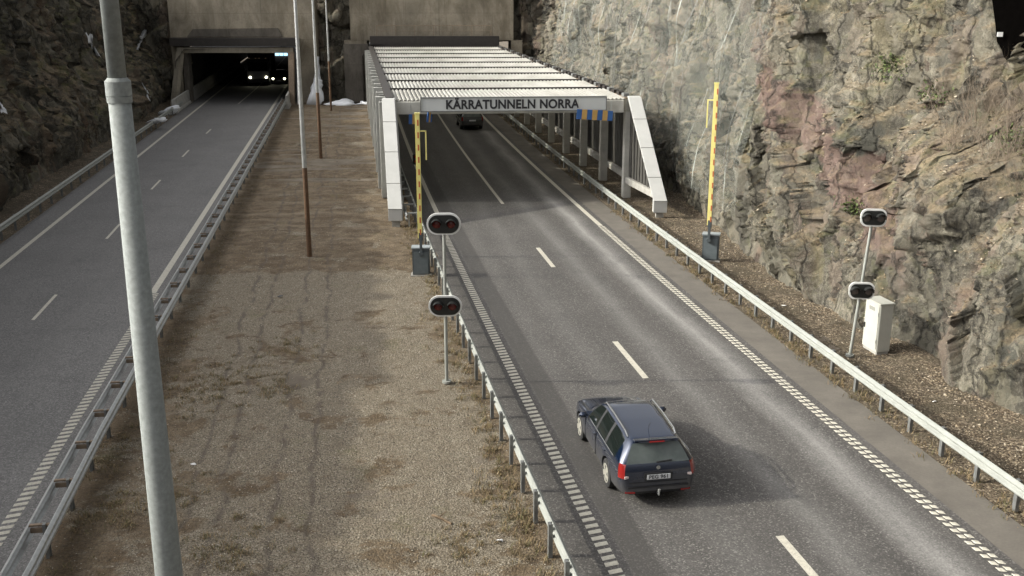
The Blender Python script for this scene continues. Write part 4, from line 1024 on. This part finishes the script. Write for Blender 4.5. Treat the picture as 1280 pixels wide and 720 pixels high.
    for s_ in (-1, 1):
        mb = MB(); pts = [(s_ * (W / 2 * .62), fy - 1.15, z_ - .09), (s_ * (W / 2 * .625), fy - 1.3, z_ + .005), (s_ * (W / 2 * .625), fy - 2.0, z_ + .02), (s_ * (W / 2 * .62), -L / 2 + .75, z_ - .005), (s_ * (W / 2 * .61), -L / 2 + .58, z_ - .08)]
        for p, q in zip(pts[:-1], pts[1:]): mb.tube(p, q, .02, n=8)
        mb.build('roof_rail', M['chrome'] if detail else M['blackplastic'], t)
        mb = MB(); mb.box((s_ * (W / 2 + .09), fy - .78, .98 + suv), (.2, .1, .13)); mb.build('mirror', paint, t, bevel=.035, smooth=True)
        mb = MB()   # door seams and handles
        hb = MB()
        for (yy, ) in ((fy - 1.62,), (fy - .62,)): mb.box((s_ * (W / 2 * .993), yy, .64 + suv), (.02, .012, .6))
        for yy in (fy - 1.45, fy - 2.35): hb.box((s_ * (W / 2 * .998), yy, .80 + suv), (.035, .16, .03))
        mb.build('door_seam', M['blackplastic'], body); hb.build('door_handle', paint, body, bevel=.008)
    r = -L / 2
    mb = MB(); mb.box((0, r + .2, 1.41 - 1.47 + z_ ), (.34, .04, .02)); mb.build('brake_light', M['tailred'], t)
    mb = MB(); mb.box((0, r + .003, .70 + suv), (.62, .05, .17)); rec = mb.build('plate_recess', M['blackplastic'], t, bevel=.01)
    mb = MB(); mb.box((0, r - .027, .70 + suv), (.52, .012, .11)); pl_ = mb.build('number_plate', M['plate'], rec)
    if plate_txt:
        text_mesh(plate_txt, .12, .002, M['ink'], 'plate_lettering', pl_, (0, r - .0355, .70), (R(90), 0, 0), 1.0, 1.05, .002)
    if detail:
        mb = MB(); mb.tube((0, r + .035, .89), (0, r + .02, .89), .045, n=16); mb.build('badge', M['chrome'], t)
        mb = MB(); mb.box((.14, r + .085, 1.0), (.34, .03, .025), Matrix.Rotation(R(-5), 3, 'Y')); mb.build('rear_wiper', M['blackplastic'], t)
        mb = MB(); mb.box((0, r - .012, .47), (1.35, .02, .035)); mb.build('bumper_strip', M['blackplastic'], t)
        for s_ in (-1, 1):
            mb = MB(); mb.box((s_ * .62, r + .0, .35), (.22, .02, .03), R(s_ * 10)); mb.build('rear_reflector', M['tailred'], t)
        mb = MB(); mb.tube((0, r + .1, .3), (0, r - .09, .3), .02, n=8); mb.tube((0, r - .09, .3), (0, r - .09, .4), .02, n=8); mb.tube((0, r - .09, .38), (0, r - .09, .43), .03, n=10); mb.build('tow_bar', M['galv'], t)
        mb = MB(); mb.tube((0, .1 + r + .75, z_ - .01), (0, r + .7, z_ + .17), .006, .004, n=6); mb.build('aerial', M['blackplastic'], t)
        for x0 in (-.35, .15):
            mb = MB(); mb.box((x0, fy - .48, 1.0), (.5, .02, .02), Matrix.Rotation(R(3), 3, 'Y')); mb.build('wiper', M['blackplastic'], t)
        for s_ in (-1, 1):    # pale lower section of each rear lamp, on the rear face
            mb = MB(); mb.box((s_ * (W / 2 * .79), r + .022, .70), (.1, .03, .06), R(-s_ * 12)); mb.build('lamp_clear', M['tailclear'], t, bevel=.008)
            mb = MB(); mb.bar((s_ * W / 2 * .97, fy - 1.0, .955), (s_ * W / 2 * .975, r + .55, .985), .012, .02); mb.build('window_trim', M['chrome'], t)
        mb = MB(); mb.box((0, r + .006, .575), (1.3, .03, .012)); mb.build('tailgate_seam', M['blackplastic'], t)
        mb = MB(); mb.box((0, r + .30, 1.425), (1.0, .16, .03), Matrix.Rotation(R(-6), 3, 'X')); mb.build('roof_spoiler', paint, t, bevel=.012)
        mb = MB(); mb.box((0, fy - .42, .955), (1.25, .05, .02)); mb.build('bonnet_gap', M['blackplastic'], t)
    return t
make_car('estate_car', 'dark blue estate car with roof rails driving in the left lane', (2.76, 22.55, .005), R(9.6), M['carblue'], plate_txt='PEG 961')
pc = G(590, 163); pc.z = .005
make_car('parked_suv'.replace('parked_', ''), 'dark car with pale roof driving away beneath the canopy', (pc.x - .3, pc.y + 2.1, .005), R(9), M['cardark'], HT=1.62, suv=.08, detail=False)
pc = G(345, 106)
make_car('oncoming_car', 'oncoming car with lit headlights on the right in the left tunnel', (pc.x, pc.y + 2.3, .005), R(180 + 8.5), M['cargrey'], lit=True, detail=False)
for o in [o for o in bpy.data.objects if o.name.startswith('oncoming_car')]:
    for s_ in (-.62, .62):
        mb = MB(); mb.tube((s_, 2.2, .66), (s_, 2.3, .66), .11, .09, 14); mb.build('headlight', M['lamp'], o)
    mb = MB(); mb.box((0, 2.3, .45), (.52, .02, .11)); mb.build('number_plate', M['plate'], o)
# truck
pc = G(322, 108)
t = thing('oncoming_truck', 'oncoming truck with lit headlights on the left in the left tunnel', 'truck', (pc.x, pc.y + .6, 0), R(8.5 + 0))
mb = MB(); mb.prism([(-1.2, 0, .45), (-1.2, .05, 1.6), (-1.15, .35, 2.9), (-1.15, 2.1, 3.0), (-1.2, 2.1, .45)], (2.4, 0, 0)); cabo = mb.build('cab', M['cargrey'], t, bevel=.05)
mb = MB(); mb.prism([(-1.05, .02, 1.65), (-1.05, .24, 2.6), (-1.05, .3, 2.6), (-1.05, .1, 1.65)], (2.1, 0, 0)); mb.build('windscreen', M['glass'], t)
mb = MB(); mb.box((0, 6.2, 2.1), (2.45, 7.6, 3.1)); mb.build('cargo_box', M['slat'], t, bevel=.03)
mb = MB(); mb.box((0, -.04, .6), (2.4, .2, .4)); mb.build('bumper', M['blackplastic'], t, bevel=.03)
for s_ in (-.88, .88):
    mb = MB(); mb.tube((s_, -.16, .95), (s_, .05, .95), .13, .13, 14); mb.build('headlight', M['lamp'], t)
mb = MB()
for x0 in (-.9, -.2, .2, .9): mb.box((x0, .3, 3.02), (.12, .06, .05))
mb.build('marker_lamp', mat_emit('marker_lamp_dim', (.8, .6, .4), .06), t)
for s_ in (-1, 1):
    for yy in (1.2, 7.2): mb = MB(); mb.tube((s_ * 1.2, yy, .5), (s_ * .9, yy, .5), .5, n=20); mb.build('wheel', M['tyre'], t)
    mb = MB(); mb.box((s_ * 1.38, .1, 2.1), (.22, .12, .5)); mb.build('mirror', M['blackplastic'], t, bevel=.02)
# lit lane sign inside the left tunnel, and the small red object behind the arm
q = px_at_y(352, 66.5, 103.5)
t = wthing('tunnel_lamp', 'small bluish lit panel under the roof of the left tunnel mouth', 'lamp', q)
mb = MB()
for k in range(3): mb.box(q + Vector((-.45 + k * .42, 0, 0)), (.36, .06, .48))
mb.build('panel', M['lampblue'], t); mb = MB(); mb.box(q + Vector((0, .1, 0)), (1.4, .1, .6)); mb.box(q + Vector((0, .1, .5)), (.08, .08, .5)); mb.build('housing', M['blackplastic'], t)
p = off(cR, 60, -4.2); q = px_at_y(520.5, 199, 60.0)
t = wthing('marker_lamp', 'small dark red marker lamp behind the left barrier arm', 'lamp', (q.x, 60, 0))
mb = MB(); mb.tube((q.x, 60, 0), (q.x, 60, q.z), .03, n=8); mb.build('stand', M['galv_dark'], t)
mb = MB(); mb.box((q.x, 60, q.z), (.42, .2, .62)); mb.build('lamp_box', M['blackplastic'], t, bevel=.05)
for dz in (-.12, .14): mb = MB(); mb.tube((q.x, 59.89, q.z + dz), (q.x, 59.86, q.z + dz), .12, .1, 14); mb.build('lens', M['tailred'], t)

# ------------------------------------------------------------ rockfall net on the right wall
def smooth_surface(y0, y1, z0, z1, dy, dz, offx, seed, name, label):
    Ys = np.arange(y0, y1, dy); Zs = np.arange(z0, z1, dz); X = np.zeros((len(Ys), len(Zs)))
    for i, Y in enumerate(Ys):
        for j, Z in enumerate(Zs):
            h = bvhR.ray_cast(Vector((-3, Y, Z)), Vector((1, 0, 0))); X[i, j] = h[0].x if h[0] is not None else (X[i, j - 1] if j else 12)
    # drape: windowed minimum then blur
    for _ in range(2):
        Xp = np.pad(X, 2, mode='edge'); X = np.min([Xp[a:a + X.shape[0], b:b + X.shape[1]] for a in range(5) for b in range(5)], 0) * .6 + X * .4
    for _ in range(2):
        Xp = np.pad(X, 1, mode='edge'); X = sum(Xp[a:a + X.shape[0], b:b + X.shape[1]] for a in range(3) for b in range(3)) / 9
    Yg, Zg = np.meshgrid(Ys, Zs, indexing='ij')
    P = np.stack([Yg.ravel() * 1.6, Zg.ravel() * .25, 0 * Yg.ravel()], 1)
    X = X - offx + (fbm(P, seed, 4) * .22).reshape(X.shape)
    V = np.stack([X.ravel(), Yg.ravel(), Zg.ravel()], 1)
    o = grid_mesh(name, V, len(Ys), len(Zs), M['net'], smooth=True)
    uvl = o.data.uv_layers.new(name='road'); li = np.zeros(len(o.data.loops), dtype=np.int32); o.data.loops.foreach_get('vertex_index', li)
    uvl.data.foreach_set('uv', np.stack([Yg.ravel(), Zg.ravel()], 1).astype(np.float32)[li].reshape(-1))
    return tag(o, label, 'net'), X, Ys, Zs
net, NX, NYs, NZs = smooth_surface(43.5, 92, 1.2, 12.6, .35, .35, .1, 5, 'rockfall_net', 'grey wire rockfall net draped over the right rock wall beside the canopy')
def netpt(Y, Z, o=.05):
    i = int(np.clip((Y - NYs[0]) / .35, 0, len(NYs) - 1)); j = int(np.clip((Z - NZs[0]) / .35, 0, len(NZs) - 1)); return Vector((NX[i, j] - o, Y, Z))
for k in range(18):
    cab_ = MB()
    y0 = random.uniform(44.5, 88); y1 = y0 + random.uniform(-1.2, 1.2); z0 = 12.3; z1 = random.uniform(1.3, 6); prev = None
    for s_ in np.linspace(0, 1, 12):
        p = netpt(np.clip(y0 + (y1 - y0) * s_ + .15 * math.sin(s_ * 7 + k), 43.6, 91.5), z0 + (z1 - z0) * s_)
        if prev is not None: cab_.tube(prev, p, .012, n=4, caps=False)
        prev = p
    cab_.build('tie_cable', M['netcable'], net, fix=False)

# black block painting a rock gap's shade at upper right, its small white label
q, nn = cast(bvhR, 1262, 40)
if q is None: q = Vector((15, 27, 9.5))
t = wthing('cliff_shade', 'black block painted as shade of a gap in the cliff at the upper right with a white tag', 'painted_shade', q)
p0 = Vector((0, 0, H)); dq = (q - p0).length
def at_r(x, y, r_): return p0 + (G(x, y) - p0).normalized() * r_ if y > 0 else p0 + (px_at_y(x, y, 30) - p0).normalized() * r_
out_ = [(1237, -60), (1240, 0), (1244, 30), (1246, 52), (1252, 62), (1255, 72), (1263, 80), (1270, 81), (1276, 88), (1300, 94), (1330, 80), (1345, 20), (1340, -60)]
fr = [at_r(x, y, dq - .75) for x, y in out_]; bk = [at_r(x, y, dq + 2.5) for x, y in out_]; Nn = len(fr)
mb = MB(); mb.add(fr + bk, [tuple(range(Nn)), tuple(range(Nn, 2 * Nn))[::-1]] + [(k, (k + 1) % Nn, Nn + (k + 1) % Nn, Nn + k) for k in range(Nn)]); mb.build('shade_block', M['painted_shade'], t)
wq = at_r(1250, 43, dq - .85)
mb = MB(); mb.box(wq, (.17, .03, .14), R(-5)); mb.build('white_tag', M['litterwhite'], t)

# ------------------------------------------------------------ vegetation and litter
def twig_bush(loc, h, n_, spread, label, seed):
    rd = random.Random(seed); t = MB()
    def grow(p, d, L, r, lv):
        steps = 3
        for s_ in range(steps):
            q = p + d * L / steps; t.tube(p, q, r, r * .8, 3 if lv else 4, caps=False); r *= .8
            d = (d + Vector((rd.uniform(-.16, .16), rd.uniform(-.16, .16), rd.uniform(-.02, .14)))).normalized(); p = q
            if lv < 2 and rd.random() < .9:
                dd = (d + Vector((rd.uniform(-.7, .7), rd.uniform(-.7, .7), rd.uniform(0, .4)))).normalized(); grow(p, dd, L * .5, r * .6, lv + 1)
    for k in range(n_):
        d = Vector((rd.uniform(-spread, spread), rd.uniform(-spread, spread), 1)).normalized()
        grow(Vector(loc) + Vector((rd.uniform(-.45, .45), rd.uniform(-.45, .45), -.15)), d, h * rd.uniform(.6, 1), .009, 0)
    return tag(t.build('bare_bush', M['twig'], fix=False), label, 'bush', 'leafless bushes on the rock ledge at upper right')
for k, (px, py, h, lab) in enumerate([(1200, 185, 1.5, 'leafless bush at the left end of the ledge row, upper right'), (1225, 150, 1.6, 'leafless bush just below the black shade block'), (1248, 195, 1.7, 'tall leafless bush in the middle of the ledge row, upper right'),
                                 (1270, 160, 1.5, 'leafless bush at the right frame edge below the black shade block'), (1276, 235, 1.3, 'low leafless bush at the right frame edge over the lower rock'), (1178, 130, 1.1, 'small leafless bush highest on the rock left of the shade block')]):
    q, nn = cast(bvhR, px, py)
    if q is not None: twig_bush(q, h, 34, .6, lab, 40 + k)
ivm = [simple('ivy_a', (.05, .075, .02), .7, bump=0), simple('ivy_b', (.1, .13, .035), .7, bump=0)]
def clump(px, py, nl, sp_, label):
    mb = MB()
    for _ in range(nl):
        q, nn = cast(bvhR, px + random.gauss(0, sp_), py + random.gauss(0, sp_ * .7))
        if q is None: continue
        q = q + nn * random.uniform(.0, .16); s_ = random.uniform(.03, .07); a_ = Vector((random.gauss(0, 1), random.gauss(0, 1), random.gauss(0, 1))).normalized(); b_ = a_.cross(Vector((random.gauss(0, 1), random.gauss(0, 1), random.gauss(0, 1)))).normalized()
        mb.add([q - a_ * s_, q - b_ * s_ * .6, q + a_ * s_, q + b_ * s_ * .6], [(0, 1, 2, 3)], random.randrange(2))
    tag(mb.build('creeping_plant', ivm, fix=False), label, None, kind='stuff')
clump(1262, 172, 260, 11, 'green creeping plant at the foot of the leafless bushes, right frame edge')
clump(1112, 82, 200, 12, 'green creeping plant high on the rock above the right boom barrier side')
clump(1065, 258, 150, 8, 'green creeping plant just left of the upper oval signal by the rock')
clump(1165, 118, 130, 11, 'sparse green creeping plant between the highest bush and the rock ridge')
# leaf litter and dry grass
def flakes(name, label, pts, smin, smax, mats, zlift=.0, up=.6):
    mb = MB()
    for (x, y, z) in pts:
        s_ = random.uniform(smin, smax); a_ = random.uniform(0, 6.28); tl = random.uniform(-up, up); t2 = random.uniform(-up, up)
        ux = Vector((math.cos(a_), math.sin(a_), tl)) * s_; uy = Vector((-math.sin(a_), math.cos(a_), t2)) * s_ * random.uniform(.4, .8); c = Vector((x, y, z + zlift + s_ * .25))
        mb.add([c - ux, c - uy, c + ux, c + uy], [(0, 1, 2, 3)], random.randrange(len(mats)))
    return tag(mb.build(name, mats, fix=False), label, None, kind='stuff')
leafm = [simple('leaf_a', (.2, .15, .09), .9, bump=0), simple('leaf_b', (.3, .24, .16), .9, bump=0), simple('leaf_c', (.09, .065, .04), .9, bump=0), simple('leaf_d', (.42, .36, .27), .9, bump=0)]
pts = []
while len(pts) < 13000:
    Y = 14 + 48 * random.random() ** 1.3; tt = random.uniform(0.15, .97); xa = off(cR, Y, 5.1).x; x = xa + (rbx(Y) - xa) * tt
    if tt < .3 and random.random() < .5: continue
    if vnoise(np.array([[x * .9, Y * .9, 0.3]]), 4)[0] < random.uniform(-.6, .5): continue
    pts.append((x, Y, ground_z(x, Y, verge_bvh)))
flakes('leaf_litter', 'dry brown leaf litter between the right guard rail and the rock', pts, .015, .045, leafm)
pts = []
vR = np.array([tuple(v.co) for v in rockR.data.vertices]); nR = np.array([tuple(v.normal) for v in rockR.data.vertices])
cand = np.where((nR[:, 2] > .5) & (vR[:, 1] > 20) & (vR[:, 1] < 60) & (vR[:, 2] < 13))[0]
if len(cand):
    w_ = np.clip(fbm(vR[cand] * .5, 5, 3) * 3 + .6, 0, 1); sel = cand[rng.rand(len(cand)) < w_]
    sel = rng.choice(sel, min(len(sel) * 3, 16000))
    for i in sel: pts.append((vR[i, 0] + random.uniform(-.08, .08), vR[i, 1] + random.uniform(-.08, .08), vR[i, 2] + .01))
    flakes('leaf_litter', 'dry leaves caught on the ledges of the right rock wall', pts, .02, .055, leafm)
def grass(name, label, spots, hmin, hmax, mats):
    mb = MB()
    for (x, y, z, nb, sp) in spots:
        for _ in range(nb):
            px_ = x + random.gauss(0, sp); py_ = y + random.gauss(0, sp); h = random.uniform(hmin, hmax); a_ = random.uniform(0, 6.28); ln = random.uniform(.3, 1.6) * h
            b_ = Vector((px_, py_, z - .01)); wv = Vector((-math.sin(a_), math.cos(a_), 0)) * .006; tip = b_ + Vector((math.cos(a_) * ln, math.sin(a_) * ln, h)); md_ = b_ + Vector((math.cos(a_) * ln * .35, math.sin(a_) * ln * .35, h * .7))
            mb.add([b_ - wv, b_ + wv, md_ + wv, md_ - wv, tip], [(0, 1, 2, 3), (3, 2, 4)], random.randrange(len(mats)))
    return tag(mb.build(name, mats, fix=False), label, None, kind='stuff')
gm = [simple('dry_grass_a', (.27, .2, .11), .9, bump=0), simple('dry_grass_b', (.17, .12, .06), .9, bump=0), simple('dry_grass_c', (.11, .1, .04), .9, bump=0)]
sp = []
for _ in range(420):
    Y = 12 + 40 * random.random() ** 1.2; p = off(cR, Y, -4.85 - abs(random.gauss(0, .35))); sp.append((p.x, p.y, ground_z(p.x, p.y, med_bvh), 16, .07))
for _ in range(330):
    Y = 12 + 38 * random.random() ** 1.2; p = off(cR, Y, 5.25 + random.gauss(.1, .17)); sp.append((p.x, p.y, ground_z(p.x, p.y, verge_bvh), 16, .08))
grass('dry_grass', 'dry grass tufts under the guard rails of the right road', sp, .03, .16, gm)
sp = []
for (px, py, nn_, s_) in ((285, 470, 60, 1.0), (250, 500, 30, .7), (165, 560, 30, .8), (360, 430, 25, .7), (290, 690, 50, .7), (150, 640, 40, .6), (580, 680, 30, .5), (620, 610, 25, .4), (340, 490, 20, .5), (230, 620, 20, .5)):
    c = G(px, py)
    for _ in range(nn_):
        x = c.x + random.gauss(0, s_ * .7); y = c.y + random.gauss(0, s_); sp.append((x, y, ground_z(x, y, med_bvh), 26, .07))
for _ in range(260):
    Y = random.uniform(14, 60); p = off(cL, Y, 4.8 + abs(random.gauss(.2, .5))); sp.append((p.x, p.y, ground_z(p.x, p.y, med_bvh), 9, .06))
grass('dry_grass', 'low withered grass tufts scattered over the gravel median', sp, .02, .1, gm)
mb = MB()
for _ in range(1500):
    Y = 14 + 40 * random.random() ** 1.3; xa = off(cR, Y, 5.4).x; x = xa + (rbx(Y) - xa) * random.uniform(0, .95); z = ground_z(x, Y, verge_bvh); a_ = random.uniform(0, 6.28); L_ = random.uniform(.08, .45)
    p = Vector((x, Y, z + .015)); q = p + Vector((math.cos(a_) * L_, math.sin(a_) * L_, random.uniform(0, .12))); mb.tube(p, q, .006, .003, 3, caps=False)
tag(mb.build('fallen_twigs', M['twig'], fix=False), 'thin dead twigs and stalks lying along the foot of the right rock', None, kind='stuff')
# gravel stones on the median
mb = MB(); stm = [simple('stone_a', (.25, .21, .16), .9, bump=0), simple('stone_b', (.12, .095, .07), .9, bump=0), simple('stone_c', (.4, .36, .29), .9, bump=0)]
for _ in range(9000):
    Y = 13 + 34 * random.random() ** 1.6; xa = off(cL, Y, 4.7).x; xb = off(cR, Y, -4.8).x; x = random.uniform(xa, xb); z = ground_z(x, Y, med_bvh); s_ = random.uniform(.01, .024)
    c = Vector((x, Y, z + s_ * .3)); e = [Vector((random.uniform(.6, 1.2), 0, 0)), Vector((0, random.uniform(.6, 1.2), 0)), Vector((0, 0, random.uniform(.5, .9)))]
    mb.add([c + e[0] * s_, c + e[1] * s_, c - e[0] * s_, c - e[1] * s_, c + e[2] * s_, c - e[2] * s_], [(0, 1, 4), (1, 2, 4), (2, 3, 4), (3, 0, 4)], random.randrange(3))
tag(mb.build('gravel', stm, fix=False), 'loose stones of the gravel median', None, kind='stuff')
# litter pieces
def scrap(px, py, s_, mat, name, label, seed):
    rd = random.Random(seed); c = G(px, py); c.z = ground_z(c.x, c.y) + .01; mb = MB(); N = 7; vs_ = []
    for k in range(N): a_ = 6.28 * k / N; vs_.append(c + Vector((math.cos(a_) * s_ * rd.uniform(.6, 1.1), math.sin(a_) * s_ * .6 * rd.uniform(.6, 1.1), rd.uniform(0, s_ * .5))))
    vs_.append(c + Vector((0, 0, s_ * .45)))
    mb.add(vs_, [(k, (k + 1) % N, N) for k in range(N)] + [tuple(range(N))[::-1]]); return tag(mb.build(name, mat), label, 'litter')
scrap(625, 677, .09, M['litterwhite'], 'paper_scrap', 'white scrap near the guard rail at the bottom of the median', 1)
scrap(241, 579, .08, M['litterwhite'], 'paper_scrap', 'white scrap on gravel right of the steel mast', 2)
scrap(275, 272, .16, M['tailred'], 'paper_scrap', 'reddish scrap beside the double guard rail on the far median', 3)
scrap(273, 284, .14, M['litterwhite'], 'paper_scrap', 'white scrap beside the reddish scrap on the far median', 4)
scrap(350, 372, .13, M['blackplastic'], 'dark_scrap', 'small dark lump on the paler gravel of the median', 5)
scrap(980, 383, .1, M['litterwhite'], 'paper_scrap', 'white scrap among the leaves behind the right guard rail', 6)
scrap(1168, 502, .08, M['litterwhite'], 'paper_scrap', 'pale scrap behind the right guard rail near the frame edge', 7)
c = G(553, 650); c.z = ground_z(c.x, c.y) + .03; mb = MB(); pts_ = [c + Vector((-.22, .18, .02)), c + Vector((-.08, .04, .05)), c + Vector((.06, -.05, .02)), c + Vector((.2, -.16, 0))]
for a_, b_ in zip(pts_[:-1], pts_[1:]): mb.tube(a_, b_, .03, .026, 7)
mb.tube(pts_[1], pts_[1] + Vector((.16, .16, .05)), .016, .008, 6); mb.tube(pts_[2], pts_[2] + Vector((-.16, -.02, .06)), .014, .006, 6)
tag(mb.build('branch', M['wood']), 'broken forked branch lying on the lower median', 'branch')
# snow
def snow(pxs, Y, label, th=.25, seed=0):
    """a lumpy heap: outline points on the ground or a slope, given depth"""
    rd = random.Random(seed); mb = MB(); P = [px_at_y(x, y, yy_) for (x, y, yy_) in pxs]; c = sum(P, Vector()) / len(P)
    dense = []
    for a_, b_ in zip(P, P[1:] + P[:1]):
        for s_ in (0, .33, .66): q = a_.lerp(b_, s_); dense.append(q + Vector((rd.uniform(-.12, .12), 0, rd.uniform(-.08, .08))))
    N = len(dense); mid_ = [c.lerp(q, .6) + Vector((rd.uniform(-.1, .1), -th * .8, th * .35 + rd.uniform(-.05, .05))) for q in dense]; back = [q + Vector((0, .8, -.1)) for q in dense]
    mb.add(dense + mid_ + back + [c + Vector((0, -th, th * .4))], [(k, (k + 1) % N, N + (k + 1) % N, N + k) for k in range(N)] + [(N + k, N + (k + 1) % N, 3 * N) for k in range(N)] + [(k, 2 * N + k, 2 * N + (k + 1) % N, (k + 1) % N) for k in range(N)])
    return tag(mb.build('snow_patch', M['snow'], smooth=True), kind='structure')
D_ = 99.6
snow([(384, 131, D_), (388, 114, 100), (392, 96, 100.6), (396, 72, 101.2), (397.5, 70, 101.2), (399, 92, 100.8), (400, 100, 100.2), (401, 110, 100), (402, 126, D_), (398, 132, D_)], 0, '', .3, 1)
snow([(402, 131, 99.5), (415, 127, 100), (428, 123, 101), (441, 126, 100), (445, 131.5, 99.3), (425, 132.5, 99)], 0, '', .3, 2)
snow([(444, 131, 99.6), (452, 127, 100), (464, 128, 100), (467, 131.5, 99.4)], 0, '', .25, 3)
for k, pp in enumerate(([(183, 155), (190, 148), (204, 147), (206, 150), (194, 155)], [(197, 144), (203, 137), (219, 131), (222, 135), (219, 139), (207, 147)])):
    P = [(x, y, 81.5 if k == 0 else 91.0) for x, y in pp]; snow(P, 0, '', .25, 8 + k)

bvhL = BVHTree.FromPolygons([v.co for v in rockL.data.vertices], [p.vertices for p in rockL.data.polygons])
def ice(pxs, seed):
    rd = random.Random(seed); hit = []
    for a_, b_ in zip(pxs, pxs[1:] + pxs[:1]):
        for f_ in (0, .25, .5, .75):
            x = a_[0] + (b_[0] - a_[0]) * f_ + rd.uniform(-1, 1); y = a_[1] + (b_[1] - a_[1]) * f_ + rd.uniform(-1, 1)
            q, nn = cast(bvhL, x, y)
            if q is not None: hit.append(q)
    if len(hit) < 5: return
    c = sum(hit, Vector()) / len(hit); N = len(hit); to = (Vector((0, 0, H)) - c).normalized()
    mb = MB(); mid_ = [c.lerp(q, .55) + to * (.16 + rd.uniform(-.04, .06)) for q in hit]; low = [q - to * .15 for q in hit]
    mb.add(low + mid_ + [c + to * .2], [(k, (k + 1) % N, N + (k + 1) % N, N + k) for k in range(N)] + [(N + k, N + (k + 1) % N, 2 * N) for k in range(N)])
    tag(mb.build('snow_patch', M['oldsnow'], smooth=True), kind='structure')
ice([(106, 42), (112, 36), (117, 42), (113, 50), (120, 62), (126, 72), (121, 70), (113, 58), (108, 48)], 1)
ice([(180, 34), (186, 35), (184, 44), (176, 54), (172, 66), (170, 62), (174, 46)], 2)
ice([(0, 126), (6, 134), (11, 146), (6, 150), (0, 140)], 3)
ice([(176, 101), (182, 108), (190, 122), (188, 128), (181, 118)], 4)
